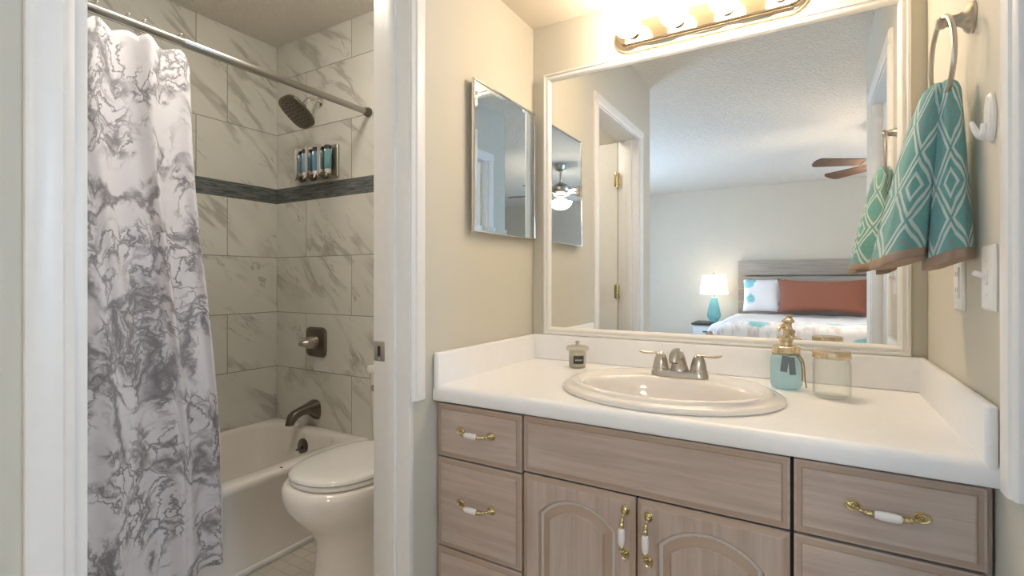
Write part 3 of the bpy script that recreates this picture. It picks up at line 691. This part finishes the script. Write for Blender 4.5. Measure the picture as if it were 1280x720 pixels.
hk = thing('wall_hook', (XR, 1.175, 1.37), 'white plastic wall hook on the right wall beside the towel', 'hook')
MB().loft([[(XR-h, 1.178+(.021-i_)*math.cos(a), 1.408+(.043-i_)*math.sin(a)) for a in [2*PI*k/28 for k in range(28)]] for i_, h in ((0, .0005), (0, .005), (.004, .009), (.012, .010))]).build('hook_plate', M['plastic'], hk)
p = bezier((XR-.006, 1.178, 1.398), (XR-.008, 1.181, 1.370), (XR-.017, 1.188, 1.370), (XR-.0255, 1.196, 1.408), 16)
MB().tube(p, [.0085, .0083, .008, .0078, .0075, .0072, .007, .0067, .0064, .0061, .0058, .0055, .0052, .005, .0047, .0043, .003], 14, flat=1.35).build('hook_arm', M['plastic'], hk)

def wall_plate(name, y, z, label, cat, kind):
    w = thing(name, (XR, y, z), label, cat)
    m = MB().loft([[(XR-h, y-.036+i_, z-.058+i_), (XR-h, y+.036-i_, z-.058+i_), (XR-h, y+.036-i_, z+.058-i_), (XR-h, y-.036+i_, z+.058-i_)] for i_, h in ((0, .0005), (0, .003), (.004, .0062), (.006, .0065))]); m.build('plate', M['plastic'], w)
    if kind == 'toggle':
        MB().box(XR-.009, XR-.006, y-.006, y+.006, z-.013, z+.013, .001).build('toggle_collar', M['plastic'], w)
        MB().box(XR-.026, XR-.007, y-.0045, y+.0045, z+.001, z+.010, .002, rot=Matrix.Rotation(.45, 4, 'Y')).build('toggle', M['plastic'], w)
    else:
        MB().box(XR-.0085, XR-.006, y-.0165, y+.0165, z-.033, z+.033, .0012).build('rocker', M['plastic'], w)
        for zz in (z-.019, z+.014):
            for yy in (y-.007, y+.007): MB().box(XR-.0088, XR-.0082, yy-.001, yy+.001, zz, zz+.009).build('slot', M['slot'], w)
    for zz in (z-.047, z+.047) if kind != 'toggle' else (z-.03, z+.03): MB().lathe((XR-.0062, y, zz), [(.003, 0), (.0026, -.0012)], 'X', 12).build('screw', M['plastic'], w)
wall_plate('power_outlet', 1.392, 1.118, 'white outlet plate on the right wall directly below the towel', 'outlet', 'outlet')
wall_plate('light_switch', 1.188, 1.128, 'white toggle switch plate beside the right door casing', 'light switch', 'toggle')

# ------------------------------------------------------------------ bathtub
TX0, TX1, TY0, TY1, TZ = XT+.003, -1.855, .203, YB-.003, .352
tub = thing('bathtub', ((TX0+TX1)/2, (TY0+TY1)/2, 0), 'white alcove bathtub behind the shower curtain', 'bathtub')
def rr(x0, x1, y0, y1, r, z, n=8):
    P_ = []
    for cx, cy, a0 in ((x1-r, y0+r, -PI/2), (x1-r, y1-r, 0), (x0+r, y1-r, PI/2), (x0+r, y0+r, PI)):
        P_ += [(cx+r*math.cos(a0+PI/2*k/n), cy+r*math.sin(a0+PI/2*k/n), z) for k in range(n+1)]
    return P_
b = MB()
b.loft([rr(TX0, TX1, TY0, TY1, .004, 0), rr(TX0, TX1-.006, TY0, TY1, .004, .03), rr(TX0, TX1-.012, TY0, TY1, .004, TZ-.05), rr(TX0, TX1, TY0, TY1, .004, TZ-.03), rr(TX0, TX1, TY0, TY1, .004, TZ-.012), rr(TX0+.004, TX1-.006, TY0+.004, TY1-.004, .006, TZ-.002), rr(TX0+.010, TX1-.014, TY0+.01, TY1-.01, .01, TZ),
        rr(TX0+.045, TX1-.085, TY0+.08, TY1-.075, .11, TZ+.001), rr(TX0+.050, TX1-.093, TY0+.088, TY1-.082, .11, TZ-.004), rr(TX0+.056, TX1-.100, TY0+.10, TY1-.088, .11, TZ-.02), rr(TX0+.075, TX1-.118, TY0+.19, TY1-.105, .12, TZ-.15), rr(TX0+.10, TX1-.14, TY0+.27, TY1-.125, .12, .10), rr(TX0+.13, TX1-.17, TY0+.32, TY1-.16, .10, .065), rr(TX0+.2, TX1-.25, TY0+.45, TY1-.25, .08, .058)])
b.build('tub_shell', M['porcelain'], tub, ang=50)
OX, OY, OZ = -2.232, 1.654, .272
o = MB().lathe((OX, OY, OZ), [(.040, 0), (.040, .006), (.034, .010), (.020, .012), (.001, .012)], 'Y', 28, M=Matrix.Rotation(-.10, 3, 'X')); o.lathe((OX-.002, OY-.008, OZ-.004), [(.010, 0), (.010, .016), (.001, .018)], 'Y', 14)
o.tube([(OX, OY-.02, OZ), (OX-.022, OY-.026, OZ-.016)], .005, 8); o.build('overflow_plate', M['bronze'], tub)
MB().sphere((-1.8735, 1.283, TZ-.001), .009, 12, sc=(1.1, .7, .25)).build('chip', M['slot'], tub)['label'] = 'dark chip in the enamel of the rim'

# ------------------------------------------------------------------ tub fittings on the back tile wall
ts = thing('tub_spout', (-2.262, YB, .437), 'dark nickel tub spout below the valve over the tub', 'tub spout')
b = MB(); R_ = []
for x, y, z, hw, hh in ((-2.262, YB-.001, .437, .046, .052), (-2.262, YB-.01, .440, .043, .047), (-2.263, YB-.045, .448, .032, .028), (-2.264, YB-.085, .446, .027, .020), (-2.266, YB-.120, .434, .025, .019), (-2.267, YB-.142, .415, .025, .020)):
    R_.append([(x+hw*math.copysign(abs(math.cos(a))**.6, math.cos(a)), y-(.012*math.sin(a) if y < YB-.1 else 0), z+hh*math.copysign(abs(math.sin(a))**.6, math.sin(a))) for a in [2*PI*k/24 for k in range(24)]])
R_.append([(-2.267+.024*math.cos(a), YB-.152-.019*math.sin(a), .388) for a in [2*PI*k/24 for k in range(24)]])
b.loft(R_); b.build('spout_body', M['bronze'], ts, ang=50)
sv = thing('shower_valve', (-2.25, YB, .797), 'dark nickel square shower valve with lever handle on the tile', 'shower valve')
def sqr(cx, cz, h, y, n=10, e=.35): return [(cx+h[0]*math.copysign(abs(math.cos(a))**e, math.cos(a)), y, cz+h[1]*math.copysign(abs(math.sin(a))**e, math.sin(a))) for a in [2*PI*k/40 for k in range(40)]]
MB().loft([sqr(-2.25, .797, (.080, .078), YB-.001), sqr(-2.25, .797, (.080, .078), YB-.006), sqr(-2.25, .797, (.074, .072), YB-.012), sqr(-2.25, .797, (.05, .05), YB-.014)]).build('escutcheon', M['bronze'], sv)
h = MB().lathe((-2.25, YB-.013, .797), [(.036, 0), (.033, .02), (.030, .045), (.027, .055), (.001, .056)], 'Y', 24)
h.tube(bezier((-2.25, YB-.055, .797), (-2.254, YB-.075, .798), (-2.262, YB-.082, .796), (-2.280, YB-.084, .794), 10), [.027, .026, .024, .0225, .022, .0215, .021, .020, .019, .016, .010], 14, flat=.75); h.build('lever', M['nickel'], sv)
sh = thing('shower_fixture', (-2.225, YB, 2.065), 'dark nickel rounded-square shower head on a short arm', 'shower head')
HD = Vector((-2.175, 1.575, 1.955)); nrm = Vector((-.10, -.62, -.72)).normalized()
b = MB().lathe((-2.225, YB, 2.065), [(.030, .0005), (.030, .006), (.022, .012), (.012, .016)], 'Y', 24)
b.tube(bezier((-2.225, YB-.005, 2.065), (-2.222, YB-.06, 2.075), (-2.212, YB-.09, 2.06), HD-nrm*.052, 12), .0105, 12); b.build('shower_arm', M['chrome'], sh)
u_ = nrm.cross(Vector((0, 0, 1))).normalized(); w_ = u_.cross(nrm).normalized()
def hd(r, off, e=.62): return [HD+nrm*off+u_*r*math.copysign(abs(math.cos(a))**e, math.cos(a))+w_*r*math.copysign(abs(math.sin(a))**e, math.sin(a)) for a in [2*PI*k/48 for k in range(48)]]
b = MB().loft([hd(.014, -.055, 1), hd(.018, -.050, 1), hd(.018, -.036, 1), hd(.026, -.030, .9), hd(.062, -.016), hd(.086, -.006), hd(.090, .002), hd(.088, .007), hd(.083, .009), hd(.02, .009)]); b.build('head_body', M['bronze'], sh, ang=45)
b = MB()
for rad_, cnt in ((.018, 6), (.037, 12), (.056, 18), (.074, 24)):
    for k in range(cnt):
        a = 2*PI*k/cnt; c_ = HD+nrm*.009+(u_*math.cos(a)+w_*math.sin(a))*rad_
        b.sphere(c_, .0034, 8)
b.build('spray_nozzles', M['slot'], sh)

dp = thing('shampoo_dispenser', (-2.205, YB, 1.65), 'chrome three-chamber soap dispenser with blue and teal liquids on the tile', 'soap dispenser')
MB().box(-2.345, -2.070, YB-.018, YB-.001, 1.655, 1.822, .006, 3).build('wall_bracket', M['nickel'], dp)
for k, (x, gel) in enumerate(((-2.285, 'sky_gel'), (-2.200, 'blue_gel'), (-2.108, 'teal_gel'))):
    st = lambda r, z: [(x+r*math.cos(a), YB-.045+r*.85*math.sin(a), z) for a in [2*PI*i/24 for i in range(24)]]
    b = MB().box(x-.042, x-.024, YB-.080, YB-.018, 1.648, 1.815, .004, 2); b.build('divider', M['chrome'], dp)
    ch = MB().loft([st(.016, 1.688), st(.020, 1.694), st(.020, 1.790), st(.018, 1.796)]).build('chamber', M[gel], dp)
    MB().loft([st(.0215, 1.790), st(.0215, 1.806), st(.018, 1.811)]).build('chamber_cap', M['slot'], ch)
    MB().loft([st(.015, 1.668), st(.0175, 1.674), st(.0175, 1.690)]).build('nozzle_collar', M['plastic'], ch)
    b = MB().tube([(x, YB-.05, 1.67), (x, YB-.055, 1.650), (x, YB-.075, 1.640)], [.012, .013, .008], 12).box(x-.015, x+.015, YB-.092, YB-.072, 1.646, 1.664, .004); b.build('push_button', M['bronze'], dp)

# ------------------------------------------------------------------ shower rod, rings, curtain
ROX, ROZ = -1.862, 1.948
rod = thing('shower_rod', (ROX, .98, ROZ), 'brushed metal shower curtain rod running to the back tile wall', 'curtain rod')
MB().tube([(ROX, .215, ROZ), (ROX, 1.1, ROZ), (ROX, YB-.015, ROZ)], .0128, 20).tube([(ROX, .9, ROZ), (ROX, .904, ROZ), (ROX, YB-.02, ROZ)], [.0128, .0148, .0148], 20).build('rod', M['rodmetal'], rod)
for y, s in ((YB, 1), (.2, -1)):
    MB().lathe((ROX, y, ROZ), [(.023, .0005*s), (.023, .014*s), (.019, .022*s), (.016, .034*s)], 'Y', 24).build('end_flange', M['bronze'], rod)

CT = dict(n=260, nz=90)
def curt(s, z):
    """point of the curtain, s along its width 0..1, z height"""
    t = (1.915-z)/1.80
    ytop = .255+(.935-.255)*s; ybot = .265+(1.012-.265)*s
    y = lerp(ytop, ybot, smooth(t)**.8)
    amp = lerp(.018, .022, smooth(t*1.5))
    ph = 2*PI*(4.3*s+.28*math.sin(5*s+1.1)+.10*math.sin(2.4*z+5*s))
    x = amp*math.sin(ph)+.008*math.sin(2.3*ph+3*z+1)*smooth(t*2)
    y += .016*math.cos(ph+.4)*lerp(.5, 1, t)
    base = lerp(-1.848, -1.808, smooth((t-.15)/.55))
    return base+x, y, z
cu = thing('shower_curtain', (-1.83, .6, .09), 'white shower curtain with grey marble print hanging half drawn', 'shower curtain')
m = MB(); n, nz = CT['n'], CT['nz']; V = []
rs = [.06, .20, .34, .487, .60, .70, .77, .925]          # where the rings hold the top
for j in range(nz+1):
    row_ = []
    for i in range(n+1):
        s = i/n
        sag = min(abs(s-r) for r in rs); top = 1.918-.026*min(1, (sag/.06))**1.4-(.035*smooth((s-.93)/.07))
        bot = .098+.012*math.sin(9*s)
        zf = j/nz; z = lerp(top, bot, zf)
        x, y, z = curt(s, z)
        if s > .90:  # free edge curls a little towards the tub
            x -= .05*((s-.90)/.10)**2*(1-.6*zf)
        row_.append(m.bm.verts.new((x, y, z)))
    V.append(row_)
Wm = 1.05
for j in range(nz):
    for i in range(n):
        u = [(i/n*Wm, (1-j/nz)*1.82), ((i+1)/n*Wm, (1-j/nz)*1.82), ((i+1)/n*Wm, (1-(j+1)/nz)*1.82), (i/n*Wm, (1-(j+1)/nz)*1.82)]
        m.face([V[j][i], V[j][i+1], V[j+1][i+1], V[j+1][i]], 1 if i > n-3 else 0, u)
pan = m.build('fabric_panel', [M['curtain'], M['curtain_hem']], cu, ang=180)
md = pan.modifiers.new('thickness', 'SOLIDIFY'); md.thickness = .0012
ringproto = None
for k, s in enumerate(rs):
    x, y, z = curt(s, 1.905)
    pts = [(ROX+.026*math.sin(a), 0, -.012+.034*math.cos(a)) for a in [2*PI*i/28 for i in range(28)]]
    lab = 'metal curtain ring on the shower rod holding the marble curtain'
    nm = {4: 'metal curtain ring fourth from the free edge of the marble curtain', 5: 'metal curtain ring third from the free edge of the marble curtain', 6: 'metal curtain ring second from the free edge of the marble curtain', 7: 'metal curtain ring nearest the free edge of the marble curtain'}
    l_ = nm.get(k, 'metal curtain ring on the stretch of rod behind the door casing')
    if ringproto is None:
        ringproto = thing('curtain_ring', (ROX, y, ROZ), l_, 'curtain ring', 'curtain rings on the shower rod')
        MB().tube([(ROX+p[0], y, ROZ+p[2]) for p in pts], .0018, 8, closed=True).build('hook_wire', M['chrome'], ringproto)
        b = MB()
        for i in range(5): b.sphere((ROX+(-.012+.006*i), y, ROZ+.021-.0004*(i-2)**2*2), .0036, 10)
        b.build('roller_balls', M['chrome'], ringproto)
    else: copy_tree(ringproto, (ROX, y, ROZ), l_)

# ------------------------------------------------------------------ toilet
OXT = -1.452
to = thing('toilet', (OXT, 1.4, 0), 'white toilet with closed lid between the tub and the doorway', 'toilet')
def egg(yf, yb, hw, z, n=48, cx=OXT, e=1.0):
    """egg outline: round front at yf, squarer back at yb"""
    yc = yf+(yb-yf)*.46; P_ = []
    for k in range(n):
        a = 2*PI*k/n; ca, sa = math.cos(a), math.sin(a)
        ex = .92 if sa < 0 else .62
        P_.append((cx+hw*math.copysign(abs(ca)**(.9 if sa < 0 else .7), ca), yc+(yc-yf if sa < 0 else yb-yc)*math.copysign(abs(sa)**ex, sa), z))
    return P_
UP = .020
b = MB().loft([egg(1.135, 1.66, .152, 0), egg(1.130, 1.66, .155, .012), egg(1.140, 1.66, .148, .03), egg(1.148, 1.66, .140, .10), egg(1.152, 1.66, .135, .17), egg(1.145, 1.66, .134, .215), egg(1.112, 1.65, .146, .255+UP*.5), egg(1.065, 1.61, .169, .295+UP), egg(1.040, 1.57, .182, .335+UP), egg(1.032, 1.54, .187, .37+UP), egg(1.036, 1.53, .184, .395+UP), egg(1.046, 1.525, .177, .404+UP), egg(1.06, 1.51, .165, .405+UP)])
b.box(OXT-.10, OXT+.10, 1.52, 1.70, .27, .405+UP, .03, 3); b.build('bowl', M['porcelain'], to, ang=60)
b = MB().loft([egg(1.066, 1.50, .168, .407+UP), egg(1.060, 1.505, .173, .411+UP), egg(1.060, 1.505, .173, .418+UP), egg(1.066, 1.50, .168, .4225+UP), egg(1.12, 1.46, .12, .4225+UP)]); b.build('seat', M['white_gloss'], to, ang=60)
b = MB().loft([egg(1.066, 1.505, .168, .4245+UP), egg(1.059, 1.51, .174, .429+UP), egg(1.060, 1.51, .173, .437+UP), egg(1.070, 1.505, .165, .4430+UP), egg(1.10, 1.48, .140, .447+UP), egg(1.17, 1.42, .08, .4485+UP)]); b.build('lid', M['white_gloss'], to, ang=60)
for s in (-1, 1): MB().lathe((OXT+s*.075, 1.52, .404+UP), [(.016, 0), (.016, .018), (.012, .026), (.001, .027)], seg=18).build('hinge', M['white_gloss'], to)
b = MB().loft([rr(OXT-.19, OXT+.19, 1.565, 1.742, .04, .40), rr(OXT-.205, OXT+.205, 1.555, 1.742, .04, .43), rr(OXT-.215, OXT+.215, 1.548, 1.742, .04, .72)]); b.build('tank', M['porcelain'], to, ang=50)
b = MB().loft([rr(OXT-.222, OXT+.222, 1.540, 1.744, .04, .722), rr(OXT-.226, OXT+.226, 1.536, 1.744, .04, .732), rr(OXT-.222, OXT+.222, 1.540, 1.744, .04, .752), rr(OXT-.20, OXT+.20, 1.56, 1.73, .04, .757)]); b.build('tank_lid', M['porcelain'], to, ang=50)
b = MB().lathe((OXT-.16, 1.549, .66), [(.014, 0), (.014, .01), (.001, .012)], 'Y', 16).tube([(OXT-.16, 1.538, .66), (OXT-.085, 1.530, .652)], .006, 10); b.build('flush_lever', M['chrome'], to)

cl = thing('ceiling_lamp', (-1.56, 1.0, H), 'round white flush lamp on the ceiling of the tub room', 'ceiling lamp')
MB().lathe((-1.56, 1.0, H-.03), [(.15, .0295), (.15, .01), (.145, 0), (.12, 0)], seg=36).build('lamp_pan', M['chrome'], cl)
MB().lathe((-1.56, 1.0, H-.10), [(.001, 0), (.05, .004), (.095, .02), (.125, .045), (.135, .07)], seg=36).build('diffuser', M['tub_lamp'], cl)

# ------------------------------------------------------------------ bedroom seen in the mirror
BX0, BX1, BYF, BYH = -.86, 1.12, -2.05, -4.12
bed = thing('bed', ((BX0+BX1)/2, (BYF+BYH)/2, 0), 'bed with white duvet and coral print quilt seen in the mirror', 'bed')
hb = MB()
zs = [.30, .475, .655, .835, 1.015, 1.195]
for k, z in enumerate(zs): hb.box(BX0, BX1, -4.165, -4.13, z, z+(.16 if k < 5 else .20), .004)
hb.box(BX0+.1, BX0+.18, -4.20, -4.165, 0, 1.38).box(BX1-.18, BX1-.1, -4.20, -4.165, 0, 1.38); hb.build('headboard', M['grey_wood'], bed)
fr = MB().box(BX0+.03, BX1-.03, BYF+.02, -4.13, .16, .30, .01)
for x in (BX0+.08, BX1-.14):
    for y in (BYF+.08, -4.05): fr.box(x, x+.06, y, y+.06, 0, .17)
fr.build('bed_frame', M['grey_wood'], bed)
MB().box(BX0+.03, BX1-.03, BYF+.01, -4.125, .30, .60, .06, 4).build('mattress', M['bed_white'], bed)
def drape(x0, x1, y0, y1, ztop, zl, bulge, seed, mat, name, thick=.0):
    """bedcover: rounded top, sides and foot hang down to zl"""
    m = MB(); n_, k_ = 60, 60; V = []
    L = ztop-zl; r = .10
    def fold(d):     # d = distance along the cloth beyond the flat top -> (out, down)
        if d <= 0: return 0, 0
        q = r*PI/2
        if d < q: return r*math.sin(d/r), r*(1-math.cos(d/r))
        return r+.012*math.sin((d-q)*9), r+(d-q)
    S = L-r+r*PI/2
    for j in range(k_+1):
        row_ = []
        for i in range(n_+1):
            sx = lerp(-S, (x1-x0-2*r)+S, i/n_); sy = lerp(0, (y1-y0-r)+S, j/k_)
            ox, dx = fold(-sx) if sx < 0 else fold(sx-(x1-x0-2*r)); oy, dy = fold(sy-(y1-y0-r))
            X = (x0+r-ox) if sx < 0 else (x1-r+ox if sx > x1-x0-2*r else x0+r+sx); Y = y1-r+oy if sy > y1-y0-r else y0+sy
            Z = ztop-max(dx, dy)+.008*math.sin(7*X+seed)*math.sin(6*Y+seed*2)+.004*math.sin(19*X+3*Y)
            row_.append(m.bm.verts.new((X, Y, Z)))
        V.append(row_)
    for j in range(k_):
        for i in range(n_): m.face([V[j][i], V[j][i+1], V[j+1][i+1], V[j+1][i]])
    o = m.build(name, mat, bed, ang=180); md = o.modifiers.new('thickness', 'SOLIDIFY'); md.thickness = .012; return o
drape(BX0-.06, BX1+.06, -3.98, BYF+.03, .675, .22, 0, 1.0, M['bed_white'], 'duvet')
drape(BX0+.03, BX1+.075, -2.42, BYF+.055, .700, .14, 0, 2.0, M['quilt'], 'quilt')

def pillow(name, cx, cy, cz, w, h, th, tilt, mat, label, ears=.06):
    t = thing(name, (cx, cy, cz-h/2), label, 'pillow'); mb = MB(); n_ = 28; Rm = Matrix.Rotation(tilt, 4, 'X')
    for side in (1, -1):
        V = []
        for j in range(n_+1):
            row_ = []
            for i in range(n_+1):
                a, b_ = 2*i/n_-1, 2*j/n_-1; f_ = ((1-a**4)*(1-b_**4))**.55
                pin = 1-.05*(1-a*a)*abs(b_)**3*0-ears*(1-abs(a)**2)*(b_**4)
                pin2 = 1-ears*(w and h/w)*(1-abs(b_)**2)*(a**4)
                p_ = Rm @ Vector((a*w/2*pin2, side*th/2*f_*(1+.06*math.sin(5*a+3*b_)), b_*h/2*pin))
                row_.append(mb.bm.verts.new(Vector((cx, cy, cz))+p_))
            V.append(row_)
        for j in range(n_):
            for i in range(n_): mb.face([V[j][i], V[j][i+1], V[j+1][i+1], V[j+1][i]])
    mb.build('cushion', mat, t, ang=180, weld=True)
    return t
pillow('lumbar_pillow', .13, -3.68, .925, .98, .44, .20, .16, M['rust'], 'long rust brown lumbar pillow on the bed seen in the mirror', .17)
pillow('throw_pillow', -.53, -3.86, .925, .48, .44, .18, .22, M['dot_pillow'], 'white pillow with teal dots at the left of the rust brown pillow')

ns = thing('nightstand', (-1.17, -3.9, 0), 'nightstand with dark top beside the bed, under the lamp', 'nightstand')
MB().box(-1.40, -1.0, -4.16, -3.66, .515, .54, .004).build('table_top', M['dark_wood'], ns)
MB().box(-1.38, -1.02, -4.15, -3.69, .10, .515, .004).build('body', M['night_white'], ns)
for z in (.33, .13):
    d_ = MB().box(-1.365, -1.035, -3.69, -3.672, z, z+.165, .004).build('drawer', M['night_white'], ns); MB().box(-1.25, -1.15, -3.672, -3.655, z+.09, z+.105, .003).build('drawer_handle', M['slot'], d_)
for x in (-1.37, -1.07):
    for y in (-4.14, -3.74): MB().box(x, x+.04, y, y+.04, 0, .10).build('leg', M['dark_wood'], ns)
lp = thing('table_lamp', (-1.135, -3.85, .54), 'lit table lamp with aqua glass base on the nightstand', 'lamp')
fac = MB().lathe((-1.135, -3.85, .54), [(.055, .0), (.06, .012), (.03, .02)], seg=24); fac.build('foot', M['chrome'], lp)
fac = MB().lathe((-1.135, -3.85, .555), [(.045, 0), (.085, .06), (.092, .09), (.07, .2), (.048, .31), (.05, .33), (.02, .34)], seg=10); fac.build('base', M['lamp_glass'], lp, ang=10)
MB().lathe((-1.135, -3.85, .89), [(.009, 0), (.009, .32), (.013, .325), (.009, .338), (.001, .34)], seg=12).build('stem', M['nickel'], lp)
sd = MB().lathe((-1.135, -3.85, .935), [(.180, 0), (.150, .26)], seg=40, cap0=False, cap1=False).build('lamp_shade', M['shade'], lp); sd.modifiers.new('thickness', 'SOLIDIFY').thickness = .003

FNX, FNY = .60, -1.68
fan = thing('ceiling_fan', (FNX, FNY, 2.10), 'ceiling fan with brown blades and lit glass bowl seen in the mirror', 'ceiling fan')
MB().lathe((FNX, FNY, 2.36), [(.02, 0), (.055, .02), (.07, .06), (.07, .0795)], seg=28).build('canopy', M['nickel'], fan)
MB().lathe((FNX, FNY, 2.22), [(.012, 0), (.012, .16)], seg=14).build('downrod', M['nickel'], fan)
MB().lathe((FNX, FNY, 2.07), [(.05, 0), (.07, .01), (.11, .035), (.125, .06), (.125, .10), (.10, .13), (.05, .15), (.02, .165)], seg=32).build('motor_housing', M['nickel'], fan)
lk = MB().lathe((FNX, FNY, 2.01), [(.03, 0), (.06, .01), (.075, .03), (.05, .062)], seg=28).build('light_kit', M['nickel'], fan)
MB().lathe((FNX, FNY, 1.925), [(.001, 0), (.05, .006), (.095, .03), (.125, .065), (.132, .09), (.10, .095)], seg=36).build('glass_bowl', M['fan_lamp'], fan)
MB().tube([(FNX+.06, FNY+.05, 2.0), (FNX+.06, FNY+.05, 1.72)], .0015, 6).lathe((FNX+.06, FNY+.05, 1.70), [(.004, 0), (.006, .01), (.001, .022)], seg=10).build('pull_chain', M['nickel'], fan)
for k in range(5):
    a = math.radians(153+72*k); Rk = Matrix.Translation((FNX, FNY, 2.105)) @ Matrix.Rotation(a, 4, 'Z') @ Matrix.Rotation(math.radians(-15), 4, 'X')
    b = MB(); out_ = []
    for i in range(13): out_.append((lerp(.20, .60, i/12), lerp(.052, .070, i/12)))
    prof_ = out_+[(.60+.045*math.sin(q), .070*math.cos(q)) for q in [PI/2*i/6 for i in range(1, 7)]]
    loop = [(x, y) for x, y in prof_]+[(x, -y) for x, y in prof_[::-1]]
    b.loft([[Rk @ Vector((x, y, z)) for x, y in loop] for z in (-.004, .004)]); bl = b.build('blade', M['blade'], fan, ang=30)
    q = MB(); q.loft([[Rk @ Vector((x, y, z)) for x, y in ((.09, -.015), (.17, -.02), (.25, -.035), (.25, .035), (.17, .02), (.09, .015))] for z in (-.009, -.0045)]); q.build('blade_iron', M['nickel'], bl)
